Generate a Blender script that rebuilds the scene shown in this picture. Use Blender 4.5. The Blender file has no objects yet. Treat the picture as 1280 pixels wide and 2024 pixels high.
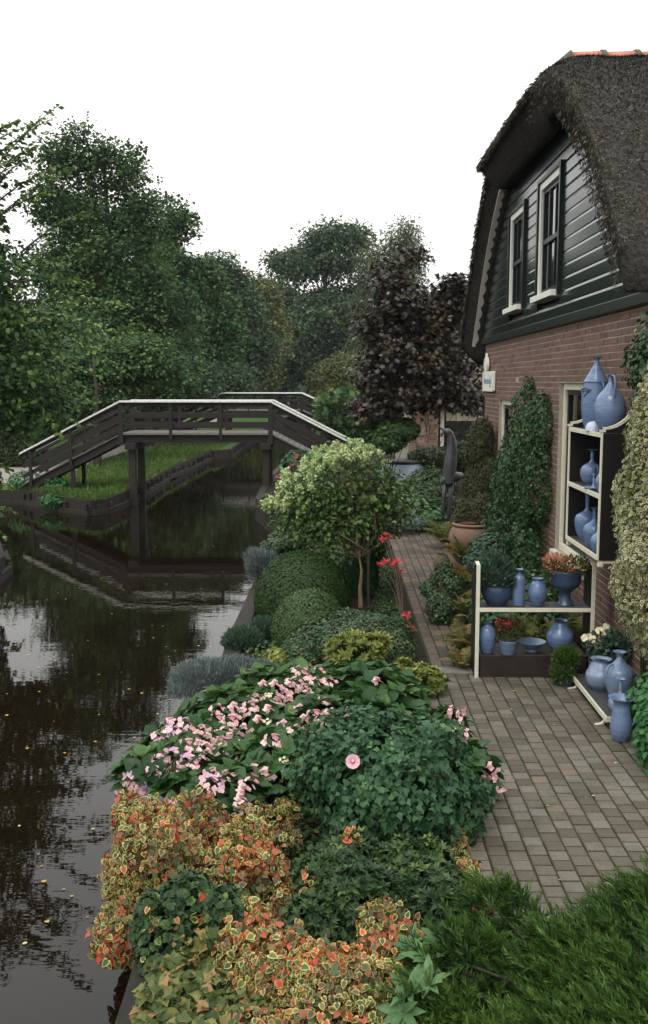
import bpy, bmesh, math, random
import numpy as np
from mathutils import Vector, Matrix
R = math.radians
rng = np.random.default_rng(11); random.seed(5)
SC = bpy.context.scene; COL = SC.collection

# ------------------------------------------------------------------ camera
H = 2.5; FL = 2024*35/36; PITCH = math.atan(257/FL); YAW = math.atan(25*math.cos(PITCH)/FL)
cd = bpy.data.cameras.new('camera'); cam = bpy.data.objects.new('camera', cd); COL.objects.link(cam)
cd.lens = 35; cd.sensor_width = 36; cd.clip_start = .05; cd.clip_end = 2000
cam.location = (0, 0, H); cam.rotation_euler = (R(90)-PITCH, 0, YAW); SC.camera = cam
# ------------------------------------------------------------------ sky, sun, exposure
w = bpy.data.worlds.new('World'); SC.world = w; w.use_nodes = True
nt = w.node_tree; bg = nt.nodes['Background']
sky = nt.nodes.new('ShaderNodeTexSky'); sky.sky_type = 'NISHITA'; sky.sun_disc = False
sky.sun_elevation = R(52); sky.sun_rotation = R(200)
hs = nt.nodes.new('ShaderNodeHueSaturation'); hs.inputs['Saturation'].default_value = .2
nt.links.new(sky.outputs[0], hs.inputs['Color'])
mx = nt.nodes.new('ShaderNodeMix'); mx.data_type = 'RGBA'; mx.inputs[0].default_value = .85
mx.inputs[7].default_value = (16.2, 15.9, 15.3, 1)          # the overcast cloud deck
nt.links.new(hs.outputs[0], mx.inputs[6])
tcw = nt.nodes.new('ShaderNodeTexCoord'); sx = nt.nodes.new('ShaderNodeSeparateXYZ'); nt.links.new(tcw.outputs['Generated'], sx.inputs[0])
gr = nt.nodes.new('ShaderNodeMapRange'); gr.inputs[1].default_value = 0; gr.inputs[2].default_value = 1; gr.inputs[3].default_value = .72; gr.inputs[4].default_value = 1.75   # overcast: the zenith is brighter than the horizon
nt.links.new(sx.outputs[2], gr.inputs[0]); ml = nt.nodes.new('ShaderNodeVectorMath'); ml.operation = 'SCALE'
tw = nt.nodes.new('ShaderNodeMix'); tw.data_type = 'RGBA'; tw.blend_type = 'MULTIPLY'; tw.inputs[7].default_value = (.88, .94, 1.0, 1); nt.links.new(sx.outputs[2], tw.inputs[0]); nt.links.new(mx.outputs[2], tw.inputs[6])
nt.links.new(tw.outputs[2], ml.inputs[0]); nt.links.new(gr.outputs[0], ml.inputs['Scale']); nt.links.new(ml.outputs[0], bg.inputs[0])
bg.inputs[1].default_value = .1
sd = bpy.data.lights.new('sun', 'SUN'); sun = bpy.data.objects.new('sun', sd); COL.objects.link(sun)
sd.energy = 1.1; sd.angle = R(20); sd.color = (1, .95, .86)
sun.rotation_euler = Vector((math.sin(R(200))*math.cos(R(52)), math.cos(R(200))*math.cos(R(52)), math.sin(R(52)))).to_track_quat('Z', 'Y').to_euler()
SC.view_settings.view_transform = 'Standard'; SC.view_settings.look = 'None'
SC.view_settings.exposure = 0.08; SC.view_settings.gamma = 1
SC.render.filter_size = 1.9

# ------------------------------------------------------------------ survey helpers (picture point -> world point on a known plane)
_f = Vector((-math.sin(YAW)*math.cos(PITCH), math.cos(YAW)*math.cos(PITCH), -math.sin(PITCH)))
_r = Vector((math.cos(YAW), math.sin(YAW), 0)); _u = _r.cross(_f)
def ray(x, y): return _f*FL + _r*(x-640) - _u*(y-1012)
def G(x, y, z=0.): d = ray(x, y); t = (z-H)/d.z; return Vector((d.x*t, d.y*t, z))
def AY(x, y, Y): d = ray(x, y); t = Y/d.y; return Vector((d.x*t, Y, H+d.z*t))
def AX(x, y, X): d = ray(x, y); t = X/d.x; return Vector((X, d.y*t, H+d.z*t))
def BL(px, py, Y, rx, ry, dep=None):        # an ellipsoid: centre and radii in metres
    c = AY(px, py, Y); s = Y/FL
    return (c.x, c.y, c.z, rx*s, dep if dep else rx*s, ry*s)

def GB(px, py, rx, ry, h=.14):               # a low mound resting on the ground where the picture shows it
    p = G(px, py, h*.4); s = (p-Vector((0, 0, H))).length/FL
    return (p.x, p.y, h*.4, rx*s, ry*s*1.35, h)
# ------------------------------------------------------------------ materials
MATS = {}
def newmat(name):
    m = bpy.data.materials.new(name); m.use_nodes = True; MATS[name] = m
    return m, m.node_tree, m.node_tree.nodes['Principled BSDF']
def ramp(nt, stops, src):
    r = nt.nodes.new('ShaderNodeValToRGB'); e = r.color_ramp.elements
    while len(e) < len(stops): e.new(.5)
    for el, (p, c) in zip(e, stops): el.position = p; el.color = (*c, 1)
    nt.links.new(src, r.inputs[0]); return r.outputs[0]
def attr(nt, name):
    a = nt.nodes.new('ShaderNodeAttribute'); a.attribute_name = name; return a.outputs['Fac']
def mixc(nt, fac, a, b, mode='MIX'):
    m = nt.nodes.new('ShaderNodeMix'); m.data_type = 'RGBA'; m.blend_type = mode
    for i, v in ((0, fac), (6, a), (7, b)):
        if isinstance(v, (int, float)): m.inputs[i].default_value = v
        elif isinstance(v, tuple): m.inputs[i].default_value = (*v, 1)
        else: nt.links.new(v, m.inputs[i])
    return m.outputs[2]
def noise(nt, scale, detail=4, rough=.6, coord='Object', stretch=None):
    tc = nt.nodes.new('ShaderNodeTexCoord'); n = nt.nodes.new('ShaderNodeTexNoise')
    n.inputs['Scale'].default_value = scale; n.inputs['Detail'].default_value = detail; n.inputs['Roughness'].default_value = rough
    if stretch:
        mp = nt.nodes.new('ShaderNodeMapping'); mp.inputs['Scale'].default_value = stretch
        nt.links.new(tc.outputs[coord], mp.inputs[0]); nt.links.new(mp.outputs[0], n.inputs['Vector'])
    else: nt.links.new(tc.outputs[coord], n.inputs['Vector'])
    return n.outputs['Fac']
def bump(nt, b, h, strength=.3, dist=.01):
    bn = nt.nodes.new('ShaderNodeBump'); bn.inputs['Strength'].default_value = strength; bn.inputs['Distance'].default_value = dist
    nt.links.new(h, bn.inputs['Height']); nt.links.new(bn.outputs[0], b.inputs['Normal'])
WARM = (1.10, 1.03, .84)
def leafmat(name, stops, rough=.5, trans=.22, edge=None, spec=.25):
    stops = [(p, tuple(v*k for v, k in zip(c, WARM))) for p, c in stops]
    m, nt, b = newmat(name); c = ramp(nt, stops, attr(nt, 'rnd'))
    if edge:
        e = ramp(nt, edge, attr(nt, 'rnd2'))
        mr = nt.nodes.new('ShaderNodeMapRange'); mr.inputs[1].default_value = .50; mr.inputs[2].default_value = .85
        nt.links.new(attr(nt, 'edge'), mr.inputs[0]); c = mixc(nt, mr.outputs[0], c, e)
    n = noise(nt, 60, 2); c = mixc(nt, .35, c, ramp(nt, [(.3, (.45, .45, .45)), (.7, (1.3, 1.3, 1.3))], n), 'MULTIPLY')
    nt.links.new(c, b.inputs['Base Color']); b.inputs['Roughness'].default_value = rough; b.inputs['Specular IOR Level'].default_value = spec
    t = nt.nodes.new('ShaderNodeBsdfTranslucent'); nt.links.new(c, t.inputs[0])
    ms = nt.nodes.new('ShaderNodeMixShader'); ms.inputs[0].default_value = trans
    nt.links.new(b.outputs[0], ms.inputs[1]); nt.links.new(t.outputs[0], ms.inputs[2])
    nt.links.new(ms.outputs[0], nt.nodes['Material Output'].inputs[0]); return m
def flat(name, c, rough=.6, c2=None, scale=8, bmp=.0, spec=.5, stretch=None, metal=0., bd=.01):
    m, nt, b = newmat(name); n = noise(nt, scale, 6, .65, stretch=stretch)
    c2 = c2 or tuple(v*.65 for v in c)
    nt.links.new(ramp(nt, [(.3, c2), (.7, c)], n), b.inputs['Base Color'])
    b.inputs['Roughness'].default_value = rough; b.inputs['Specular IOR Level'].default_value = spec; b.inputs['Metallic'].default_value = metal
    if bmp: bump(nt, b, n, bmp, bd)
    return m
def G3(r, g, b): return (r, g, b)
leafmat('oak', [(0, (.018, .044, .022)), (.5, (.048, .100, .044)), (.85, (.10, .175, .065)), (1, (.15, .22, .08))], .6, .25, spec=.12)
leafmat('hazed_green', [(0, (.030, .058, .042)), (.5, (.058, .10, .068)), (1, (.12, .17, .10))], .65, .25, spec=.1)  # distance haze mixed into the leaf colour: paler and bluer than oak
leafmat('yellow_green', [(0, (.05, .08, .03)), (.5, (.10, .13, .045)), (1, (.24, .24, .07))], .6)
leafmat('near_tree', [(0, (.018, .042, .018)), (.5, (.038, .088, .028)), (.85, (.10, .19, .05)), (1, (.20, .30, .08))], .45, .3)
leafmat('purple', [(0, (.014, .011, .011)), (.5, (.030, .022, .018)), (.78, (.050, .044, .030)), (.9, (.045, .065, .028)), (1, (.10, .055, .035))], .38, .10, spec=.5)
leafmat('willow', [(0, (.05, .075, .045)), (.6, (.075, .105, .06)), (1, (.11, .14, .08))], .65)
leafmat('olive_bush', [(0, (.04, .055, .02)), (.6, (.065, .085, .03)), (1, (.16, .17, .06))], .6)
leafmat('box', [(0, (.020, .045, .014)), (.6, (.038, .078, .024)), (1, (.08, .13, .04))], .45)
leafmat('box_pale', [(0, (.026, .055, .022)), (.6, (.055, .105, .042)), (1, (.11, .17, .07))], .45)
leafmat('box', [(0, (.016, .036, .012)), (.6, (.030, .064, .020)), (1, (.07, .11, .035))], .45)
leafmat('holly', [(0, (.022, .050, .026)), (.6, (.05, .095, .05)), (1, (.14, .19, .10))], .38)
leafmat('grey_shrub', [(0, (.075, .105, .125)), (.6, (.14, .18, .215)), (1, (.25, .30, .35))], .7, .1)
leafmat('blue_shrub', [(0, (.028, .058, .048)), (.6, (.05, .095, .075)), (1, (.1, .16, .12))], .6)
leafmat('lime', [(0, (.15, .23, .09)), (.5, (.34, .46, .24)), (1, (.60, .68, .48))], .6, .3)
leafmat('lime_leaf', [(0, (.035, .070, .026)), (.5, (.075, .135, .045)), (.85, (.15, .23, .08)), (1, (.30, .38, .15))], .42, .3)
leafmat('yellow_shrub', [(0, (.09, .13, .03)), (.6, (.17, .21, .055)), (1, (.32, .33, .12))], .55)
leafmat('hydrangea', [(0, (.016, .048, .018)), (.5, (.034, .092, .030)), (.85, (.07, .15, .045)), (1, (.16, .21, .07))], .38, .3)
leafmat('hibiscus', [(0, (.016, .052, .028)), (.5, (.034, .095, .048)), (.85, (.07, .155, .075)), (1, (.12, .22, .10))], .42, .25)
leafmat('varieg', [(0, (.025, .060, .030)), (.42, (.045, .095, .042)), (.60, (.10, .14, .05)), (.72, (.26, .07, .04)), (1, (.48, .06, .045))], .42, .12,
        edge=[(0, (.05, .085, .04)), (.15, (.16, .09, .04)), (.27, (.38, .08, .05)), (.42, (.46, .19, .07)), (.56, (.46, .34, .09)), (1, (.50, .46, .15))])
leafmat('varieg_ivy', [(0, (.05, .085, .03)), (.6, (.11, .14, .06)), (1, (.20, .22, .10))], .4, .15,
        edge=[(0, (.20, .22, .09)), (.45, (.52, .48, .26)), (1, (.82, .78, .55))])
leafmat('ivy', [(0, (.014, .042, .018)), (.6, (.026, .075, .028)), (.93, (.055, .12, .04)), (1, (.22, .26, .06))], .35)
leafmat('juniper', [(0, (.012, .034, .008)), (.45, (.040, .095, .018)), (.8, (.10, .18, .038)), (1, (.24, .30, .09))], .55, .2)
leafmat('conifer', [(0, (.012, .045, .018)), (.6, (.02, .075, .028)), (1, (.04, .11, .04))], .5, .1)
leafmat('yew', [(0, (.022, .030, .012)), (.6, (.045, .052, .020)), (1, (.08, .085, .035))], .6, .1)
leafmat('fern', [(0, (.07, .11, .025)), (.5, (.14, .17, .05)), (.8, (.24, .24, .09)), (1, (.32, .18, .06))], .6, .3)
leafmat('heuchera', [(0, (.035, .065, .022)), (.5, (.085, .12, .04)), (.85, (.17, .18, .07)), (1, (.30, .17, .09))], .5, .25)
leafmat('rhodo', [(0, (.045, .10, .045)), (.6, (.08, .17, .08)), (1, (.13, .24, .12))], .4, .2)
leafmat('azalea', [(0, (.012, .030, .014)), (.5, (.026, .060, .024)), (.85, (.06, .11, .035)), (1, (.12, .17, .05))], .5, .15)
leafmat('bright_bush', [(0, (.02, .085, .03)), (.6, (.035, .14, .045)), (1, (.07, .22, .07))], .45, .2)
leafmat('grass', [(0, (.035, .075, .018)), (.6, (.06, .125, .028)), (1, (.14, .19, .06))], .6, .25)
leafmat('pinkish', [(0, (.52, .24, .34)), (.5, (.66, .40, .50)), (1, (.74, .60, .68))], .6, .25)
leafmat('lilac', [(0, (.50, .33, .62)), (.5, (.70, .45, .62)), (1, (.80, .60, .72))], .6, .25)
leafmat('whiteish', [(0, (.7, .66, .5)), (.5, (.8, .78, .66)), (1, (.85, .85, .8))], .6, .25)
leafmat('redflower', [(0, (.34, .03, .04)), (.6, (.48, .05, .07)), (1, (.58, .15, .16))], .5, .2)
leafmat('coral', [(0, (.40, .16, .12)), (.6, (.5, .25, .18)), (1, (.6, .36, .26))], .6, .2)
leafmat('fallen', [(0, (.35, .26, .05)), (.5, (.45, .38, .12)), (.8, (.40, .18, .05)), (1, (.5, .5, .3))], .5, .1)
leafmat('straw', [(0, (.024, .022, .021)), (.4, (.062, .058, .053)), (.65, (.125, .118, .108)), (.85, (.22, .21, .195)), (.97, (.28, .26, .22)), (1, (.10, .12, .04))], .85, .0, spec=.1)
flat('bark', (.075, .062, .045), .9, (.03, .025, .02), 12, .8, .2, (3, 3, .6))
flat('bark_pale', (.24, .18, .12), .85, (.12, .09, .06), 14, .6, .2, (3, 3, .6))
flat('timber', (.022, .014, .012), .6, (.007, .005, .004), 10, .4, .4, (1, 1, 6))
flat('timber_wet', (.030, .022, .018), .5, (.012, .008, .006), 10, .4, .4)
flat('rail_paint', (.82, .82, .78), .35, (.48, .47, .42), 20, .1)
flat('bank_wood', (.034, .027, .020), .8, (.012, .011, .008), 14, .6, .3, (1, .3, 1))
flat('cream', (.66, .63, .50), .45, (.55, .52, .40), 12, .08)
flat('white_paint', (.80, .79, .72), .4, (.70, .68, .60), 12, .05)
flat('dark_paint', (.012, .010, .010), .5, (.006, .005, .005), 12, .05, .3)
flat('green_paint', (.007, .013, .011), .32, (.004, .008, .007), 3, .06, .25)
flat('board_paint', (.008, .016, .014), .17, (.005, .010, .009), 3, .06, .7, (6, 1, 12), bd=.003)
flat('mortar', (.36, .33, .27), .95, (.25, .23, .18), 30, .4, .1)
flat('soil', (.030, .022, .015), .95, (.012, .009, .006), 14, 1., .2, bd=.03)
flat('lawn', (.045, .10, .018), .9, (.03, .07, .014), 3, .6, .1, bd=.03)
flat('gravel_path', (.27, .23, .21), .9, (.19, .165, .15), 6, .5, .2)
flat('concrete', (.20, .185, .16), .85, (.11, .105, .09), 9, .4, .2)
flat('moss_joint', (.045, .052, .018), .95, (.020, .020, .011), 6, .6, .1)
flat('thatch', (.095, .087, .078), .95, (.026, .024, .021), 26, 1., .1, bd=.06)
flat('thatch_grey', (.16, .13, .12), .95, (.08, .065, .06), 9, 1., .1, bd=.05)
flat('terracotta', (.22, .125, .088), .75, (.12, .08, .058), 4, .25, .3)
flat('ridge_tile', (.52, .20, .125), .75, (.34, .12, .08), 6, .3, .3)
flat('glaze', (.135, .20, .335), .27, (.075, .12, .225), 7, .25, .5, (1, 1, 5), bd=.004)
flat('glaze_pale', (.20, .26, .37), .30, (.11, .16, .26), 7, .25, .5, (1, 1, 5), bd=.004)
flat('glaze_dark', (.05, .08, .14), .32, (.03, .05, .095), 5, .06, .5)
for g_ in ('glaze', 'glaze_pale', 'glaze_dark'):      # no two pots came out of the kiln alike
    nt = MATS[g_].node_tree; b = nt.nodes['Principled BSDF']; src = b.inputs['Base Color'].links[0].from_socket
    oi = nt.nodes.new('ShaderNodeObjectInfo'); c = mixc(nt, 1., src, ramp(nt, [(0, (.78, .82, .84)), (.5, (1, 1, 1)), (1, (1.25, 1.15, 1.05))], oi.outputs['Random']), 'MULTIPLY')
    sp_ = noise(nt, 90, 2, .5); c = mixc(nt, ramp(nt, [(.60, (0, 0, 0)), (.70, (.5, .5, .5))], sp_), c, (.04, .05, .09)); nt.links.new(c, b.inputs['Base Color'])
flat('glaze_white', (.46, .50, .62), .35, (.40, .44, .56), 5, .03, .5)
flat('glass', (.012, .016, .018), .04, (.008, .010, .012), 3, 0, .8)
flat('curtain', (.75, .70, .52), .9, (.28, .27, .2), 20, .1)
flat('statue', (.055, .055, .063), .42, (.02, .018, .021), 9, .4, .5)
flat('cloth_blue', (.50, .56, .68), .4, (.38, .44, .56), 4, .1)
flat('ink', (.22, .30, .36), .6, (.16, .22, .28), 40)
flat('ink_dark', (.10, .12, .17), .6)
# bricks and pavers: colour per piece
def piecemat(name, stops, rough, n_amt=.5, moss=None, spec=.35):
    m, nt, b = newmat(name); c = ramp(nt, stops, attr(nt, 'rnd')); n = noise(nt, 55, 6, .7)
    c = mixc(nt, n_amt, c, ramp(nt, [(.3, (.5, .5, .5)), (.7, (1.35, 1.35, 1.35))], n), 'MULTIPLY')
    if moss:
        n2 = noise(nt, 2.2, 5, .7); c = mixc(nt, ramp(nt, [(.48, (0, 0, 0)), (.72, (.8, .8, .8))], n2), c, moss)
    nt.links.new(c, b.inputs['Base Color']); b.inputs['Roughness'].default_value = rough; b.inputs['Specular IOR Level'].default_value = spec
    bump(nt, b, n, .5, .004); return m
piecemat('brick', [(0, (.105, .056, .042)), (.4, (.14, .074, .056)), (.75, (.16, .086, .064)), (1, (.135, .082, .066))], .8)
piecemat('paver', [(0, (.072, .058, .043)), (.35, (.100, .084, .063)), (.65, (.122, .106, .081)), (.88, (.135, .125, .105)), (.95, (.142, .102, .076)), (1, (.16, .146, .122))], .8, .45, (.055, .055, .03))
piecemat('path_brick', [(0, (.055, .042, .034)), (.4, (.085, .062, .05)), (.8, (.11, .08, .06)), (1, (.14, .085, .06))], .72, .5, (.035, .036, .018))
piecemat('far_brick', [(0, (.20, .12, .09)), (.5, (.32, .20, .15)), (1, (.45, .36, .28))], .85)
# water
m, nt, b = newmat('water')
b.inputs['Base Color'].default_value = (.0060, .0036, .0018, 1); b.inputs['Roughness'].default_value = .012; b.inputs['IOR'].default_value = 1.33
n1 = noise(nt, 1.6, 3, .55, stretch=(1, 2.2, 1)); n2 = noise(nt, 9, 2, .5, stretch=(.7, 1.9, 1))
ad = nt.nodes.new('ShaderNodeMath'); ad.operation = 'MULTIPLY_ADD'; nt.links.new(n2, ad.inputs[0]); ad.inputs[1].default_value = .22; nt.links.new(n1, ad.inputs[2])
bump(nt, b, ad.outputs[0], .06, .02)

# ------------------------------------------------------------------ object helpers
def link(o, parent=None):
    COL.objects.link(o)
    if parent: o.parent = parent
    return o
def tag(o, label, cat, group=None, kind=None):
    o['label'] = label; o['category'] = cat
    if group: o['group'] = group
    if kind: o['kind'] = kind
    return o
def struct(o): o['kind'] = 'structure'; return o
def thing(name, label, cat, loc=(0, 0, 0), group=None, rz=0):
    o = bpy.data.objects.new(name, None); o.empty_display_size = .1; o.location = loc; o.rotation_euler.z = rz; link(o)
    return tag(o, label, cat, group)
class MB:
    def __init__(s): s.v = []; s.f = []; s.r = []
    def add(s, V, F, rnd=None):
        n = len(s.v); s.v += [tuple(p) for p in V]; s.f += [tuple(i+n for i in q) for q in F]
        s.r += [random.random() if rnd is None else rnd]*len(V); return s
    def box(s, a, b, rnd=None):
        x0, y0, z0 = a; x1, y1, z1 = b
        V = [(x0,y0,z0),(x1,y0,z0),(x1,y1,z0),(x0,y1,z0),(x0,y0,z1),(x1,y0,z1),(x1,y1,z1),(x0,y1,z1)]
        return s.add(V, [(0,3,2,1),(4,5,6,7),(0,1,5,4),(1,2,6,5),(2,3,7,6),(3,0,4,7)], rnd)
    def bar(s, p, q, w, h, up=(0, 0, 1)):      # a square bar from p to q
        p = Vector(p); q = Vector(q); d = (q-p).normalized(); x = d.cross(Vector(up)).normalized(); z = x.cross(d)
        V = [c + x*(w/2*i) + z*(h/2*j) for c in (p, q) for i, j in ((-1,-1),(1,-1),(1,1),(-1,1))]
        return s.add(V, [(0,1,2,3),(7,6,5,4),(0,4,5,1),(1,5,6,2),(2,6,7,3),(3,7,4,0)])
    def tube(s, pts, rad, n=7, closed=False):
        pts = [Vector(p) for p in pts]; rad = [rad]*len(pts) if isinstance(rad, (int, float)) else rad
        V = []; prev = None
        for i, p in enumerate(pts):
            a = pts[max(i-1, 0)]; c = pts[min(i+1, len(pts)-1)]; d = (c-a).normalized()
            x = (prev - d*prev.dot(d)) if prev is not None else d.cross(Vector((.31, .95, .12)))
            if x.length < 1e-5: x = d.cross(Vector((1, 0, 0)))
            x.normalize(); prev = x; y = d.cross(x)
            for k in range(n):
                t = 2*math.pi*k/n; V.append(p + (x*math.cos(t)+y*math.sin(t))*rad[i])
        F = [(i*n+k, i*n+(k+1) % n, (i+1)*n+(k+1) % n, (i+1)*n+k) for i in range(len(pts)-1) for k in range(n)]
        F += [tuple(range(n-1, -1, -1)), tuple(range((len(pts)-1)*n, len(pts)*n))]
        return s.add(V, F)
    def lathe(s, prof, c=(0, 0, 0), n=28, sx=1, sy=1):
        V = []; F = []
        for r, z in prof:
            for k in range(n): t = 2*math.pi*k/n; V.append((c[0]+r*sx*math.cos(t), c[1]+r*sy*math.sin(t), c[2]+z))
        for i in range(len(prof)-1):
            for k in range(n): F.append((i*n+k, i*n+(k+1) % n, (i+1)*n+(k+1) % n, (i+1)*n+k))
        F.append(tuple(range(n-1, -1, -1)))
        return s.add(V, F)
    def prism(s, poly, axis, a, b):            # extrude a 2-D outline along axis
        def P(u, v, t): return {0: (t, u, v), 1: (u, t, v), 2: (u, v, t)}[axis]
        n = len(poly); V = [P(u, v, a) for u, v in poly]+[P(u, v, b) for u, v in poly]
        return s.add(V, [tuple(range(n-1, -1, -1)), tuple(range(n, 2*n))]+[(i, (i+1) % n, n+(i+1) % n, n+i) for i in range(n)])
    def build(s, name, mat, parent=None, smooth=False, bevel=0, fix=True):
        me = bpy.data.meshes.new(name); me.from_pydata(s.v, [], s.f)
        at = me.attributes.new('rnd', 'FLOAT', 'POINT'); at.data.foreach_set('value', s.r)
        if fix:
            bm = bmesh.new(); bm.from_mesh(me); bmesh.ops.recalc_face_normals(bm, faces=bm.faces); bm.to_mesh(me); bm.free()
        me.materials.append(MATS[mat])
        if smooth: me.polygons.foreach_set('use_smooth', [True]*len(me.polygons))
        o = bpy.data.objects.new(name, me); link(o, parent)
        if bevel:
            bv = o.modifiers.new('b', 'BEVEL'); bv.width = bevel; bv.segments = 2; bv.limit_method = 'ANGLE'
        return o
def copy_tree(o, parent=None):
    c = o.copy(); COL.objects.link(c); c.parent = parent
    for ch in [x for x in bpy.data.objects if x.parent == o]: copy_tree(ch, c)
    return c

# ------------------------------------------------------------------ leaves
def T_(v, f, e): return np.array(v, float), f, np.array(e, float)
DIA = T_([(0,0,0),(-.38,.45,.09),(0,1,-.05),(.38,.45,.09)], [(0,3,2),(0,2,1)], [1,1,1,1])
LEAF = T_([(0,0,0),(0,.35,-.02),(0,.7,-.06),(0,1,-.16),(-.33,.30,.06),(-.30,.66,.0),(.33,.30,.06),(.30,.66,.0)],
          [(0,1,4),(4,1,2,5),(5,2,3),(0,6,1),(6,7,2,1),(7,3,2)], [.8,0,0,1,1,1,1,1])
HEART = T_([(0,.1,0),(0,.4,-.02),(0,.7,-.05),(0,1.05,-.16),(-.22,-.06,.05),(-.45,.18,.08),(-.36,.62,.03),(.22,-.06,.05),(.45,.18,.08),(.36,.62,.03)],
           [(0,1,5,4),(5,1,2,6),(6,2,3),(0,7,8,1),(8,9,2,1),(9,3,2)], [.5,0,0,1,1,1,1,1,1,1])
LOBE = T_([(0,0,0),(0,.4,-.03),(0,1,-.12),(-.46,.32,.04),(-.22,.56,.0),(-.16,.02,.02),(.46,.32,.04),(.22,.56,.0),(.16,.02,.02)],
          [(0,1,3,5),(1,4,3),(1,2,4),(0,8,6,1),(1,6,7),(1,7,2)], [1,0,1,1,.6,1,1,.6,1])
MAPLE = T_([(0,0,0),(0,.35,0),(0,1,-.15),(-.14,.62,.0),(-.55,.72,-.05),(-.36,.38,.03),(-.62,.12,-.02),(-.18,.04,.02),(.14,.62,.0),(.55,.72,-.05),(.36,.38,.03),(.62,.12,-.02),(.18,.04,.02)],
           [(1,2,3),(1,3,4),(1,4,5),(1,5,6),(1,6,7,0),(1,8,2),(1,9,8),(1,10,9),(1,11,10),(1,0,12,11)], [1]*13)
BIG = T_([(0,0,0),(0,.22,-.015),(0,.45,-.035),(0,.7,-.08),(0,1,-.2),(-.20,.13,.05),(-.34,.38,.06),(-.30,.64,.01),(-.13,.87,-.10),(.20,.13,.05),(.34,.38,.06),(.30,.64,.01),(.13,.87,-.10)],
         [(0,1,5),(5,1,2,6),(6,2,3,7),(7,3,8),(8,3,4),(0,9,1),(9,10,2,1),(10,11,3,2),(11,12,3),(12,4,3)], [.8,0,0,0,1]+[1]*8)
NEEDLE = T_([(-.06,0,0),(.06,0,0),(0,1,0)], [(0,1,2)], [1,1,1])
SLIM = T_([(0,0,0),(-.16,.4,.04),(0,1,-.08),(.16,.4,.04)], [(0,3,2),(0,2,1)], [1,1,1,1])
PETAL = T_([(0,0,0),(-.42,.5,.06),(-.25,.98,.02),(.25,.98,.02),(.42,.5,.06)], [(0,4,3,2,1)], [1]*5)
def nrm(a): return a/np.maximum(np.linalg.norm(a, axis=1, keepdims=True), 1e-9)
def leaves(name, P, N, T, S, tmpl, mat, parent=None, rnd=None, wid=1., rnd2=None):
    tv, tf, te = tmpl; n = len(P); K = len(tv)
    y = nrm(T); x = nrm(np.cross(y, N)); z = np.cross(x, y); S = np.broadcast_to(np.asarray(S, float), (n,))
    V = P[:, None, :] + S[:, None, None]*(x[:, None, :]*(tv[None, :, 0:1]*wid) + y[:, None, :]*tv[None, :, 1:2] + z[:, None, :]*tv[None, :, 2:3])
    V = V.reshape(-1, 3); loops = np.concatenate([np.array(f) for f in tf]); sizes = np.array([len(f) for f in tf])
    L = (loops[None, :] + (np.arange(n)*K)[:, None]).reshape(-1); SZ = np.tile(sizes, n)
    me = bpy.data.meshes.new(name); me.vertices.add(n*K); me.vertices.foreach_set('co', V.astype(np.float32).ravel())
    me.loops.add(len(L)); me.loops.foreach_set('vertex_index', L.astype(np.int32))
    me.polygons.add(len(SZ)); st = np.concatenate([[0], np.cumsum(SZ)[:-1]]); me.polygons.foreach_set('loop_start', st.astype(np.int32))
    try: me.polygons.foreach_set('loop_total', SZ.astype(np.int32))
    except Exception: pass
    if rnd is None: rnd = rng.random(n)
    if rnd2 is None: rnd2 = rng.random(n)
    for nm, val in (('rnd', np.repeat(np.clip(rnd, 0, 1), K)), ('rnd2', np.repeat(np.clip(rnd2, 0, 1), K)), ('edge', np.tile(te, n))):
        a = me.attributes.new(nm, 'FLOAT', 'POINT'); a.data.foreach_set('value', val.astype(np.float32))
    me.update(calc_edges=True); me.validate(); me.materials.append(MATS[mat])
    o = bpy.data.objects.new(name, me); return link(o, parent)
def rdir(n): return nrm(rng.normal(size=(n, 3)))
def lump(P, sc, seed=0):
    r = np.random.default_rng(seed+100); o = np.zeros(len(P))
    for k in range(5):
        q = r.normal(size=3); q /= np.linalg.norm(q); o += np.sin(P@q*sc*(1+.5*k)+r.random()*6.28)/(1+.35*k)
    return o/2.6
def shell(blobs, n, thick=.10, fill=.15, zmin=None, lumpy=.1, lsc=6., keep_in=.8):
    B = np.array(blobs, float); A = (B[:, 3]*B[:, 4]+B[:, 3]*B[:, 5]+B[:, 4]*B[:, 5]); A /= A.sum()
    i = rng.choice(len(B), int(n*3.2)+10, p=A); d = rdir(len(i)); c = B[i, :3]; r = B[i, 3:6]
    t = 1-np.abs(rng.normal(size=len(i)))*thick; f = rng.random(len(i)) < fill; t[f] = rng.uniform(.45, 1, f.sum())
    t *= 1+lumpy*lump(c+r*d, lsc)
    P = c + r*d*t[:, None]; ok = np.ones(len(P), bool)
    for b in B: 
        q = (((P-b[:3])/b[3:6])**2).sum(1); ok &= (q > keep_in**2) | f
    if zmin is not None: ok &= P[:, 2] > zmin
    N = nrm(d/r); P = P[ok][:n]; N = N[ok][:n]; return P, N
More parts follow.
